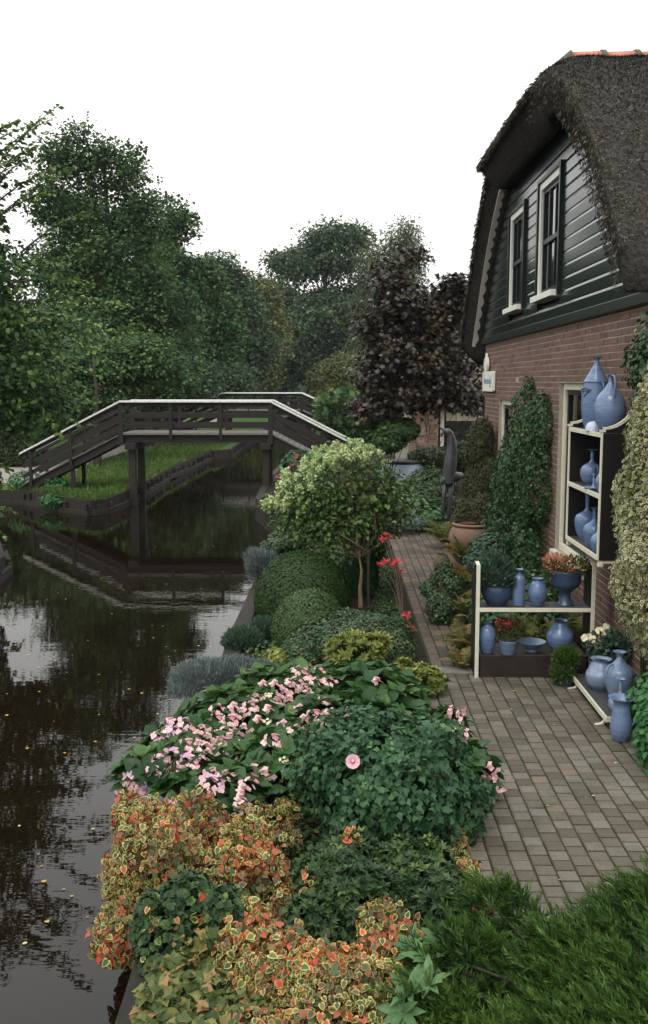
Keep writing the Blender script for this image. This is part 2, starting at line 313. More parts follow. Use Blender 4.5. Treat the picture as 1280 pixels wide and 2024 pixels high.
def bush(name, label, cat, blobs, n, size, tmpl, mat, zmin=.01, group=None, thick=.1, fill=.15, lumpy=.1, lsc=6., up=.35, rand=.6, wid=1., stems=0, stem_mat='bark', rfun=None, rfun2=None, keep=False, foliage='foliage', droop=.3):
    c = np.array(blobs).mean(0); base = Vector((c[0], c[1], max(zmin, 0) if zmin is not None else 0))
    P, N = shell(blobs, n, thick, fill, zmin, lumpy, lsc); m = len(P)
    N2 = nrm(N + np.array([0, 0, up]) + rng.normal(size=(m, 3))*rand*.6)
    Tn = rng.normal(size=(m, 3)) + np.array([0, 0, -droop]) + N*.6; Tn = Tn-(Tn*N2).sum(1, keepdims=True)*N2
    S = size*rng.uniform(.65, 1.25, m); cl = lump(P, 5/max(size*8, .2), 3)*.16
    rv = np.clip(rng.beta(2.2, 2.6, m)+cl, 0, 1) if rfun is None else rfun(P, m)
    r2 = None if rfun2 is None else rfun2(P, m)
    root = thing(name, label, cat, base, group); P = P-np.array(base)
    leaves(foliage, P, N2, Tn, S, tmpl, mat, root, rv, wid, r2)
    if stems:
        mb = MB()
        for k in range(stems):
            q = Vector(P[rng.integers(m)]); a = Vector((rng.normal()*.04, rng.normal()*.04, -.02)); mid = (a+q)*.5+Vector((rng.normal()*.03, rng.normal()*.03, .05))
            mb.tube([a, mid, q*.93], [size*.14+.004, size*.1+.003, .002], 5)
        mb.build('stems', stem_mat, root)
    return root
def tree(name, label, blobs, nclus, per, rc, lsize, mat, base, trunk_r=.2, cat='tree', group=None, tmpl=DIA, bark='bark', limbs=40, wid=1., trunk_top=None, lean=(0, 0), thick=.25, flatt=.6, sprays=None, fill=.5, cvar=.22, lumpy=.15, up=.8, droop=.35, lo=.3, lf=.3):
    root = thing(name, label, cat, base, group); bs = np.array(base, float)
    C, N = shell(blobs, nclus, thick, fill, None, lumpy, .8, .35); m = len(C)
    C = C-bs; cr = np.repeat(rng.normal(0, cvar, m), per); ci = np.repeat(np.arange(m), per); M = len(ci)
    off = np.clip(rng.normal(size=(M, 3)), -1.7, 1.7)*np.array([1, 1, flatt])*rc*(.6+.8*rng.random(m))[ci][:, None]
    P = C[ci]+off; N2 = nrm(N[ci]*.4+np.array([0, 0, up])+rng.normal(size=(M, 3))*.55)
    Tn = nrm(off+1e-3)*.8+rng.normal(size=(M, 3))*.7+np.array([0, 0, -droop]); Tn -= (Tn*N2).sum(1, keepdims=True)*N2
    leaves('crown', P, N2, Tn, lsize*rng.uniform(.6, 1.3, M), tmpl, mat, root, np.clip(rng.beta(2.2, 2.6, M)+cr, 0, 1), wid)
    mb = MB(); top = trunk_top or (max(b[2]+b[5]*.5 for b in blobs)-bs[2]); pts = []; rad = []
    for k in range(8):
        t = k/7; pts.append(Vector((lean[0]*t+.06*math.sin(k*1.7)*trunk_r*8*t, lean[1]*t+.05*math.cos(k*2.1)*trunk_r*8*t, top*t-.1))); rad.append(trunk_r*(1-.8*t)*(1.35 if k == 0 else 1))
    mb.tube(pts, rad, 8)
    idx = rng.choice(m, min(limbs, m), replace=False)
    for k in idx:
        q = Vector(C[k]); h = min(max(q.z*.72-.3, top*lo), top*.97); t = h/top; a = pts[min(int(t*7), 6)].lerp(pts[min(int(t*7)+1, 7)], t*7-int(t*7))
        mid = a.lerp(q, .5)+Vector((rng.normal()*.2, rng.normal()*.2, -.08*(q-a).length)); r0 = trunk_r*(1-.8*t)*lf
        mb.tube([a, mid, q], [r0, r0*.55, r0*.12+.005], 5)
    mb.build('trunk', bark, root, True, fix=False)
    return root
def rosettes(name, P, N, k, length, tmpl, mat, parent, out=.55, jitter=.2, wid=1., rbase=None):
    n = len(P); a = nrm(np.cross(N, np.array([.3, .8, .21]))); b = np.cross(N, a)
    ph = rng.random(n)*6.28; PP = []; NN = []; TT = []; SS = []; RR = []
    rb = rng.beta(2, 2.4, n) if rbase is None else rbase
    for j in range(k):
        t = ph + j*2.39996; rad = a*np.cos(t)[:, None]+b*np.sin(t)[:, None]; lift = out*(1-j/k)*1.0+.1
        T = nrm(rad+N*lift+rng.normal(size=(n, 3))*jitter); PP.append(P+rad*length*.04-N*(j/k)*length*.0); TT.append(T)
        NN.append(nrm(N-rad*lift*.8+rng.normal(size=(n, 3))*jitter*.5)); SS.append(length*rng.uniform(.7, 1.15, n)*(1-.25*(j >= k*.7))); RR.append(rb+rng.normal(size=n)*.15)
    return leaves(name, np.concatenate(PP), np.concatenate(NN), np.concatenate(TT), np.concatenate(SS), tmpl, mat, parent, np.clip(np.concatenate(RR), 0, 1), wid)
# ================================================================== SETTING
RB = [(-.84,-30),(-.86,3.7),(-.90,5.5),(-1.06,9.3),(-1.03,12.2),(-1.02,18.2),(-1.75,21.3),(-1.85,26.5),(-1.6,32),(-1.35,45),(-1.2,70),(-2.6,88)]
LBK = [(-40,25.2),(-12,24.8),(-7.5,23.9),(-6.3,22.6),(-5.45,21.85),(-5.2,22.2),(-5.08,23.2),(-5.05,26),(-5.1,29.7),(-4.95,34),(-4.85,38),(-4.15,39),(-4.2,45),(-4.0,60),(-3.8,75),(-2.6,88)]
LN = [(-5.5,-30),(-5.0,8),(-4.85,13),(-5.15,15.2),(-5.7,16.6),(-7.5,18.0),(-12,18.6),(-40,19)]
mb = MB(); V = [(x, y, 0) for x, y in RB]+[(400,88,0),(400,-30,0)]; mb.add(V, [tuple(range(len(V)))])
mb.add([(-400,88,0),(400,88,0),(400,600,0),(-400,600,0)], [(0,1,2,3)])
struct(mb.build('ground', 'soil'))
# left bank
def inset(pl, d):
    out = []
    for i, p in enumerate(pl):
        a = Vector(pl[max(i-1, 0)]); c = Vector(pl[min(i+1, len(pl)-1)]); t = (c-a).normalized(); out.append((p[0]-t.y*d, p[1]+t.x*d))
    return out
mb = MB(); V = [(x, y, -.12) for x, y in LBK]+[(-400,88,-.12),(-400,27,-.12)]; mb.add(V, [tuple(range(len(V)))])
struct(mb.build('lawn', 'lawn'))
mb = MB(); V = [(x, y, -.2) for x, y in LN]+[(-400,19,-.2),(-400,-30,-.2)]; mb.add(V, [tuple(range(len(V)))]); struct(mb.build('left_bank', 'soil'))
mb = MB(); mb.add([(-400,-30,-.45),(60,-30,-.45),(60,120,-.45),(-400,120,-.45)], [(0,1,2,3)]); struct(mb.build('water', 'water'))
mb = MB(); mb.add([(-400,-30,-1.6),(60,-30,-1.6),(60,120,-1.6),(-400,120,-1.6)], [(0,1,2,3)]); struct(mb.build('canal_bed', 'soil'))
def edging(name, pl, z, wd, mat, posts=0, zb=-1., capw=.0):
    mb = MB(); side = 1
    a = inset(pl, wd)
    n = len(pl); V = [(x, y, z) for x, y in pl]+[(x, y, z) for x, y in a]+[(x, y, zb) for x, y in pl]+[(x, y, zb) for x, y in a]
    F = [(i, i+1, n+i+1, n+i) for i in range(n-1)]+[(i+1, i, 2*n+i, 2*n+i+1) for i in range(n-1)]+[(n+i, n+i+1, 3*n+i+1, 3*n+i) for i in range(n-1)]
    mb.add(V, F)
    if posts:
        for i in range(n-1):
            p = Vector(pl[i]); q = Vector(pl[i+1]); L = (q-p).length
            if p.x < -14 or p.y > 60 or p.y < -2: continue
            t = .2
            while t < L:
                c = p.lerp(q, t/L); o = (q-p).normalized(); nn = Vector((o.y, -o.x))*.05*(1 if wd > 0 else -1); c = c+nn
                mb.tube([(c.x, c.y, zb), (c.x+rng.normal()*.01, c.y, z-.10+rng.random()*.08)], .045+rng.random()*.015, 7); t += posts*(.8+.4*rng.random())
            o = (q-p).normalized(); nn = Vector((o.y, -o.x))*.07*(1 if wd > 0 else -1)
            mb.bar((p.x+nn.x, p.y+nn.y, -.40+rng.normal()*.02), (q.x+nn.x, q.y+nn.y, -.40+rng.normal()*.02), .07, .13)
    return struct(mb.build(name, mat, fix=False))
edging('bank_edging', LBK[1:-1], -.112, .10, 'bank_wood', .9)
edging('quay_edging', RB[:-1], .025, -.16, 'bank_wood', 0)
edging('bank_edging', LN[1:-1], -.17, .22, 'bank_wood', 1.4)
P_ = [(-30,30),(-10.8,27.8),(-9.2,26.0),(-7.9,25.3),(-7.6,26.2),(-7.9,29),(-8.1,45),(-7.6,85),(-8.9,85),(-9.3,45),(-9.2,32),(-10.6,30.3),(-30,33)]
mb = MB(); mb.add([(x, y, -.112) for x, y in P_], [tuple(range(13))]); struct(mb.build('path', 'gravel_path'))
# paving
def paving(name, x0, x1, y0, y1, wx, ly, mat, z=.02, skip=None, rot=0.):
    mb = MB(); x = x0; k = 0; j = .011; cr, sr = math.cos(rot), math.sin(rot)
    while x < x1:
        y = y0 - (ly*.5 if k % 2 else 0)
        while y < y1:
            a, b_, c, d = x+j/2, max(y, y0)+j/2, x+wx-j/2, min(y+ly, y1)-j/2
            if d-b_ > .02 and not (skip and skip((a+c)/2, (b_+d)/2)):
                h = z+rng.normal()*.0015; tx, ty = rng.normal(0, .006, 2); e = .010; jx, jy = rng.normal(0, .0008, 2)
                Z = lambda px, py: h+(px-(a+c)/2)*tx+(py-(b_+d)/2)*ty
                V = [(px+jx, py+jy, z-.03) for px, py in ((a,b_),(c,b_),(c,d),(a,d))]
                V += [(px+jx, py+jy, Z(px, py)-.005) for px, py in ((a,b_),(c,b_),(c,d),(a,d))]
                V += [(px+jx, py+jy, Z(px, py)) for px, py in ((a+e,b_+e),(c-e,b_+e),(c-e,d-e),(a+e,d-e))]
                if rot: V = [(x0+(p[0]-x0)*cr-(p[1]-y0)*sr, y0+(p[0]-x0)*sr+(p[1]-y0)*cr, p[2]) for p in V]
                mb.add(V, [(8,9,10,11)]+[(4+i,4+(i+1)%4,8+(i+1)%4,8+i) for i in range(4)]+[(i,(i+1)%4,4+(i+1)%4,4+i) for i in range(4)])
            y += ly
        x += wx; k += 1
    return struct(mb.build(name, mat, fix=False))
paving('terrace', .70, 4.6, 1.6, 8.28, .1065, .108, 'paver')
paving('garden_path', .84, 1.66, 8.50, 17.2, .105, .205, 'path_brick')
mb = MB(); mb.add([(.68,1.5,.011),(4.7,1.5,.011),(4.7,8.3,.011),(.68,8.3,.011)], [(0,1,2,3)]); mb.add([(.82,8.3,.011),(1.70,8.3,.011),(1.70,17.3,.011),(.82,17.3,.011)], [(0,1,2,3)]); struct(mb.build('paving_joints', 'moss_joint'))
mb = MB(); x = .84
while x < 1.22: mb.box((x+.004, 8.30, -.02), (min(x+.5, 1.25)-.004, 8.48, .028)); x += .5
struct(mb.build('kerb', 'concrete', bevel=.004))

# ================================================================== HOUSE
WX = 2.34; YN, YF = 7.45, 15.86; GZ = 3.09; YC = 11.75
house = thing('thatched_house', 'brick house with thatched roof and black boarded gable above the terrace', 'house', (WX, YC, 0))
ho = Vector((WX, YC, 0))
def part(mb, name, mat, parent=None, **k):
    par = parent or house; org = ho
    mb.v = [(x-org.x, y-org.y, z-org.z) for x, y, z in mb.v]; return mb.build(name, mat, par, **k)
lowwin = [(9.25, 10.58, .73, 2.49), (13.35, 14.48, .80, 2.25)]
topwin = [(10.52, 11.68, 3.42, 4.72), (12.50, 13.58, 3.42, 4.68)]
def spans(y0, y1, z0, z1, wins, eps=0.):
    s = [(y0, y1)]
    for a, b_, c, d in wins:
        if z1-.01 > c and z0+.01 < d:
            o = []
            for p, q in s:
                if b_ <= p or a >= q: o.append((p, q))
                else:
                    if a > p: o.append((p, a))
                    if b_ < q: o.append((b_, q))
            s = o
    return s
mb = MB(); ch = .0625; z = 0; k = 0
while z < GZ-.02:
    for p, q in spans(YN, YF, z, z+ch, lowwin):
        y = p-(.11 if k % 2 else 0)
        while y < q:
            a, b_ = max(y, p)+.005, min(y+.22, q)-.004
            if b_-a > .03:
                xo = rng.normal()*.0015; mb.box((WX+xo, a, z+.006+rng.normal()*.0006), (WX+.03, b_, z+ch-.006), random.random())
            y += .22
    x = WX-.0+(.11 if k % 2 else 0.0)                    # near end wall
    while x < 8:
        mb.box((x+.005 if x > WX else x+.031, YN-.03, z+.005), (min(x+.215, 8), YN-.0+.0-.002, z+ch-.005), random.random()); x += .22
    z += ch; k += 1
part(mb, 'wall', 'brick', fix=False)
mb = MB()
def plate_with_holes(mb, x0, x1, y0, y1, z0, z1, wins):
    zs = sorted({z0, z1, *[w_[2] for w_ in wins], *[w_[3] for w_ in wins]})
    for a, c in zip(zs[:-1], zs[1:]):
        for p, q in spans(y0, y1, a, c, wins): mb.box((x0, p, a), (x1, q, c))
plate_with_holes(mb, WX+.0045, WX+.28, YN-.022, YF, 0, GZ, lowwin); mb.box((WX+.29, YN-.022, 0), (8, YN+.2, GZ)); mb.box((WX+.29, YF-.2, 0), (8, YF, GZ)); mb.box((7.8, YN+.2, 0), (8, YF-.2, GZ))
part(mb, 'mortar', 'mortar', fix=False)
flat('mossy', (.11, .11, .10), .95, (.055, .06, .035), 9, .8, .2)
# roof profile across Y, hip toward the canal
TD = np.array([0, .8, 1.7, 2.5, 3.1, 3.6, 4.3, 4.75, 5.2]); TZ = np.array([5.95, 5.86, 5.58, 5.12, 4.72, 4.28, 3.58, 3.02, 2.5])
def slope(d): return np.interp(np.abs(d), TD, TZ)
def smin(a, b, k=.16): h = np.clip(.5+.5*(b-a)/k, 0, 1); return b*(1-h)+a*h-k*h*(1-h)
def hip(x): return 5.33+1.02*(x-1.88)
def rooftop(x, y):
    s = (slope(y-YC-.09)+slope(y-YC+.09)+slope(y-YC))/3
    return smin(s, hip(x))
def edgex(d): t = np.clip((np.abs(d)-1.75)/.5, 0, 1); t = t*t*(3-2*t); return 1.88+.17*t
mb = MB(); ys = np.linspace(YC-4.36, YC+4.7, 97); NX = 46; rows = []
V = []; cols = 0
for y in ys:
    ex = edgex(y-YC); xs = np.concatenate([ex+np.array([0, .01, .04, .10, .2, .32]), np.linspace(ex+.45, 8.2, NX)])
    top = rooftop(xs, np.full_like(xs, y))+.012*np.sin(xs*9+y*7)*np.sin(y*11-xs*5)
    col = []
    th = .36
    e0 = top[0]
    # rounded front edge: lip of the thatch, then the underside going back
    top_c = [(x, y, t+dd) for x, t, dd in zip(xs, top, [-.03, -.02, -.01, 0, 0, 0]+[0]*NX)]
    bx = np.maximum(xs, ex+.34); bot_c = [(float(bx_), y, float(rooftop(np.array([bx_]), np.array([y]))[0])-th) for bx_ in bx[::-1][:NX]]
    nr = min(1, max(0, (YC-y-1.3)/.8)); lip = [(ex+dx*(1-.88*nr), y, e0+dz*(1+.12*nr)) for dx, dz in ((.34, -th+.03), (.26, -th+.05), (.16, -.24), (.07, -.15), (.01, -.085), (-.015, -.05))]
    col = bot_c+lip+top_c; cols = len(col); V += col
n = len(ys); F = [(i*cols+j, i*cols+j+1, (i+1)*cols+j+1, (i+1)*cols+j) for i in range(n-1) for j in range(cols-1)]
F += [tuple(range(cols-1, -1, -1)), tuple(range((n-1)*cols, n*cols))]
mb.add(V, F)
roof = part(mb, 'roof', 'thatch', smooth=True)
# loose reed ends over the thatch
n = 150000; yy = rng.uniform(YC-4.36, YC+.9, n); xx = edgex(yy-YC)+rng.random(n)*4.2
e = .03; z0 = rooftop(xx, yy); gx = (rooftop(xx+e, yy)-z0)/e; gy = (rooftop(xx, yy+e)-z0)/e
N = nrm(np.stack([-gx, -gy, np.ones(n)], 1)); dn = nrm(np.stack([-gx*0, -np.sign(YC-yy)*np.abs(gy)-.001, -np.abs(gy)*0-.8], 1)*np.array([1, 1, 1])+np.stack([np.where(hip(xx) < slope(yy-YC), -1., 0), np.zeros(n), np.zeros(n)], 1))
dn = dn-(dn*N).sum(1, keepdims=True)*N; T = nrm(nrm(dn)+N*.32+rng.normal(size=(n, 3))*.42)
P = np.stack([xx, yy, z0-.004+.012*np.sin(xx*9+yy*7)*np.sin(yy*11-xx*5)], 1)-np.array(ho)
cl = .5+.28*lump(P, 3., 9)
leaves('reed_ends', P, nrm(N+rng.normal(size=(n, 3))*.5), T, rng.uniform(.022, .05, n), SLIM, 'straw', roof, np.clip(cl*.75+.02+rng.normal(0, .26, n), 0, 1), .62)
# fringe along the verge lip
n = 9000; yy = rng.uniform(YC-4.36, YC+4.7, n); ex = edgex(yy-YC); a = rng.random(n)*np.where(yy < YC-1.7, 1., .22)
P = np.stack([ex-.02+rng.normal(size=n)*.01, yy, rooftop(ex, yy)-.36*a], 1)-np.array(ho)
T = np.stack([-.4+rng.normal(size=n)*.3, -np.sign(yy-YC)*-.5*np.ones(n), -.7+rng.normal(size=n)*.3], 1)
leaves('reed_ends', P, np.stack([-np.ones(n), rng.normal(size=n)*.5, rng.normal(size=n)*.5], 1), T, rng.uniform(.03, .07, n), SLIM, 'straw', roof, np.clip(rng.normal(.35, .22, n), 0, 1), .7)
# ridge tiles
x = 2.60; m = 9
def halfpipe(x0, x1, r0, r1, z0, z1, inner):
    V = []
    for xx_, rr, zz in ((x0, r0, z0), (x1, r1, z1), (x1, r1-inner, z1), (x0, r0-inner, z0)):
        for i in range(m): t = math.pi*i/(m-1); V.append((xx_, YC-math.cos(t)*rr*1.15, zz+math.sin(t)*rr))
    return MB().add(V, [(a*m+i, a*m+i+1, b_*m+i+1, b_*m+i) for a, b_ in ((0,1),(1,2),(2,3),(3,0)) for i in range(m-1)])
for k in range(15):
    part(halfpipe(x, x+.34, .155, .165, 6.0, 6.0, .025), 'ridge_tile', 'ridge_tile', smooth=True).parent = roof
    part(halfpipe(x+.335, x+.385, .178, .178, 6.0, 6.0, .04), 'ridge_joint', 'mossy').parent = roof
    x += .375
part(halfpipe(2.36, 2.60, .06, .178, 5.92, 6.0, .03), 'ridge_end', 'mossy', smooth=True).parent = roof
def under(y): return float(min(rooftop(np.array([edgex(y-YC)]), np.array([y]))[0], 5.9))-.34
# soffit lining follows the thatch back to the gable; boarded gable
bh = .128; mb = MB(); z = GZ+.085
def ylim(z):
    ys_ = np.linspace(YC-4.7, YC+4.7, 400); ok = [y for y in ys_ if under(y)+.10 > z]
    return (ok[0], ok[-1]) if ok else None
while z < 5.35:
    lim = ylim(z+bh*.4)
    if not lim: break
    l2 = ylim(z+bh) or lim
    for p, q in spans(max(lim[0], YN-.3), lim[1], z, z+bh, topwin):
        poly = [(WX+.01, z), (WX-.04, z), (WX-.04, z+bh-.030), (WX-.032, z+bh), (WX+.01, z+bh)]
        mb.prism(poly, 1, p, q)
    z += bh
# prism on axis 1: outline is (x, z)
part(mb, 'gable_boards', 'board_paint')
mb = MB(); mb.box((WX-.055, YN-.1, GZ-.01), (WX+.01, YF+.05, GZ+.083)); part(mb, 'fascia', 'green_paint', bevel=.006)
mb = MB(); mb.box((WX+.02, YN, GZ), (WX+.06, YF, 3.35)); 
for z in np.arange(3.35, 5.6, .15):
    l = ylim(z)
    if l:
        for p, q in spans(l[0], l[1], z, z+.15, topwin): mb.box((WX+.02, p, z), (WX+.06, q, z+.15))
part(mb, 'gable_backing', 'dark_paint', fix=False)
# scalloped verge board on both slopes
for s in (-1, 1):
    mb = MB(); ds = np.arange(1.95, 4.45 if s > 0 else 3.95, .022); V = []
    for d in ds:
        y = YC+s*d; z = under(y)-.01; sc_ = .04+.045*abs(math.sin(d*math.pi/.17)); V += [(2.17, y, z), (2.17+sc_, y, z), (2.17, y, z+.02), (2.17+sc_, y, z+.02)]
    mb.add(V, [(4*i+a_, 4*i+4+a_, 4*i+4+c_, 4*i+c_) for i in range(len(ds)-1) for a_, c_ in ((0,1),(1,3),(3,2),(2,0))])
    part(mb, 'verge_trim', 'white_paint')
def window(win, kind):
    y0, y1, z0, z1 = win; fr = MB()
    if kind == 'top':
        xo = WX-.072; t = .06
        fr.box((xo, y0-.02, z0-.02), (WX+.02, y0+t-.02, z1+.02)); fr.box((xo, y1-t+.02, z0-.02), (WX+.02, y1+.02, z1+.02)); fr.box((xo, y0+t-.02, z1-t+.04), (WX+.02, y1-t+.02, z1+.02))
        wf = part(fr, 'window', 'green_paint', bevel=.004)
        a0, a1, b0, b1 = y0+t-.018, y1-t+.018, z0+.04, z1-t+.038; s = .075; m = MB()
        m.box((WX-.05, a0, b0), (WX+.03, a0+s, b1)); m.box((WX-.05, a1-s, b0), (WX+.03, a1, b1)); m.box((WX-.05, a0+s, b1-s), (WX+.03, a1-s, b1))
        part(m, 'frame', 'white_paint', wf, bevel=.003)
        m = MB(); m.box((WX-.13, a0-.01, z0-.03), (WX+.03, a1+.01, z0+.035)); part(m, 'sill', 'white_paint', wf, bevel=.004)
        c0, c1, e0, e1 = a0+s+.002, a1-s-.002, b0+.0, b1-s-.002; m = MB(); q = .045; X0, X1 = WX-.02, WX+.02
        m.box((X0, c0, e0), (X1, c0+q, e1)); m.box((X0, c1-q, e0), (X1, c1, e1)); m.box((X0, c0+q, e1-q), (X1, c1-q, e1)); m.box((X0, c0+q, e0), (X1, c1-q, e0+q+.02))
        zm = (e0+e1)/2; m.box((X0-.012, c0+q, zm-.025), (X1, c1-q, zm+.025)); yc = (c0+c1)/2
        for f in (1/3, 2/3):
            yb = c0+(c1-c0)*f; m.box((X0+.004, yb-.012, e0+q+.02), (X1, yb+.012, zm-.027)); m.box((X0+.004, yb-.012, zm+.027), (X1, yb+.012, e1-q))
        part(m, 'sash', 'green_paint', wf)
        m = MB(); m.box((WX+.004, c0+.01, e0+.01), (WX+.012, c1-.01, e1-.01)); part(m, 'pane', 'glass', wf)
        m = MB(); m.box((WX+.05, c0-.05, e0), (WX+.06, c1+.05, e1)); part(m, 'dark_backing', 'dark_paint', wf)  # dark sheet closing off the opening behind the pane
        m = MB()
        for yb in (c0+.08, c1-.13): m.box((WX+.03, yb, e0+(zm-e0)*1.02), (WX+.04, yb+.05, e1)) 
        part(m, 'curtain', 'curtain', wf)
    else:
        s = .07; X0, X1 = WX+.045, WX+.13
        fr.box((X0, y0+.002, z0), (X1, y0+s, z1-.002)); fr.box((X0, y1-s, z0), (X1, y1-.002, z1-.002)); fr.box((X0, y0+s, z1-s), (X1, y1-s, z1-.002)); fr.box((X0, y0+s, z0), (X1, y1-s, z0+s))
        wf = part(fr, 'window', 'cream', bevel=.004); m = MB(); q = .05
        a0, a1, b0, b1 = y0+s+.002, y1-s-.002, z0+s+.002, z1-s-.002
        m.box((X0+.03, a0, b0), (X1-.01, a0+q, b1)); m.box((X0+.03, a1-q, b0), (X1-.01, a1, b1)); m.box((X0+.03, a0+q, b1-q), (X1-.01, a1-q, b1)); m.box((X0+.03, a0+q, b0), (X1-.01, a1-q, b0+q))
        part(m, 'sash', 'green_paint', wf)
        m = MB(); m.box((X1-.03, a0+q-.01, b0+q-.01), (X1-.024, a1-q+.01, b1-q+.01)); part(m, 'pane', 'glass_clear', wf)
        m = MB(); yv = a0+.02; V = []; i = 0; ncol = 60
        for i in range(ncol+1):
            yv = a0+(a1-a0)*i/ncol; xv = X1+.03+.012*math.sin(i*1.1)
            V += [(xv, yv, b0), (xv, yv, b1)]
        m.add(V, [(2*i, 2*i+2, 2*i+3, 2*i+1) for i in range(ncol)]); part(m, 'curtain', 'curtain', wf, fix=False)
        m = MB(); m.box((WX-.05, y0-.02, z0-.075), (X1, y1+.02, z0-.004)); part(m, 'sill', 'cream', wf, bevel=.004)
m_, nt_, b_g = newmat('glass_clear'); gl = nt_.nodes.new('ShaderNodeBsdfTransparent'); gs = nt_.nodes.new('ShaderNodeBsdfGlossy'); gs.inputs['Roughness'].default_value = .03
fz = nt_.nodes.new('ShaderNodeFresnel'); mm = nt_.nodes.new('ShaderNodeMixShader'); nt_.links.new(fz.outputs[0], mm.inputs[0]); nt_.links.new(gl.outputs[0], mm.inputs[1]); nt_.links.new(gs.outputs[0], mm.inputs[2]); nt_.links.new(mm.outputs[0], nt_.nodes['Material Output'].inputs[0])
for wn in topwin: window(wn, 'top')
for wn in lowwin: window(wn, 'low')
# signs on the corner of the house
s1 = thing('name_plaque', 'white rectangular plaque with grey-blue drawing on the house corner', 'sign', (WX-.03, 15.27, 2.5))
def local(mb, o): mb.v = [(x-o[0], y-o[1], z-o[2]) for x, y, z in mb.v]; return mb
mb = MB(); za, zb = 2.36, 2.66; m = 5; poly = []
for cy, cz, a0 in ((15.76, zb-.03, 0), (14.80, zb-.03, 90), (14.80, za+.03, 180), (15.76, za+.03, 270)):
    for i in range(m): t = R(a0+90*i/(m-1)); poly.append((cy+.03*math.cos(t), cz+.03*math.sin(t)))
mb.prism(poly, 0, WX-.05, WX-.012); local(mb, s1.location).build('plate', 'white_paint', s1)
mb = MB(); X0, X1 = WX-.054, WX-.0505
mb.box((X0, 14.86, 2.475), (X1, 15.62, 2.492))
hts = [.13, .05, .06, .045, .05, .06, .045, .05, .045, .11, .05, .045, .09]; y = 15.64
for h in hts:
    mb.box((X0, y-.026, 2.492), (X1, y, 2.492+h)); 
    if h < .1: mb.box((X0, y-.048, 2.492+h-.018), (X1, y-.028, 2.492+h-.004))
    y -= .058
for y in (15.05, 15.0, 14.96): mb.box((X0, y, 2.42), (X1, y+.018, 2.45))
local(mb, s1.location).build('lettering', 'ink', s1)
s2_ = thing('oval_sign', 'narrow white oval shield hanging above the plaque on the house corner', 'sign', (WX-.03, 15.5, 2.75))
mb = MB(); poly = [(15.5+.17*math.cos(t), 2.765+.115*math.sin(t)) for t in np.linspace(0, 2*math.pi, 24, endpoint=False)]; mb.prism(poly, 0, WX-.055, WX-.02)
mb.prism([(15.56, 2.86), (15.44, 2.86), (15.47, 2.94), (15.53, 2.94)], 0, WX-.05, WX-.025)
local(mb, s2_.location).build('plate', 'white_paint', s2_)
mb = MB(); mb.box((WX-.02, 15.46, 2.72), (WX+.0, 15.54, 2.80)); local(mb, s2_.location).build('bracket', 'dark_paint', s2_)

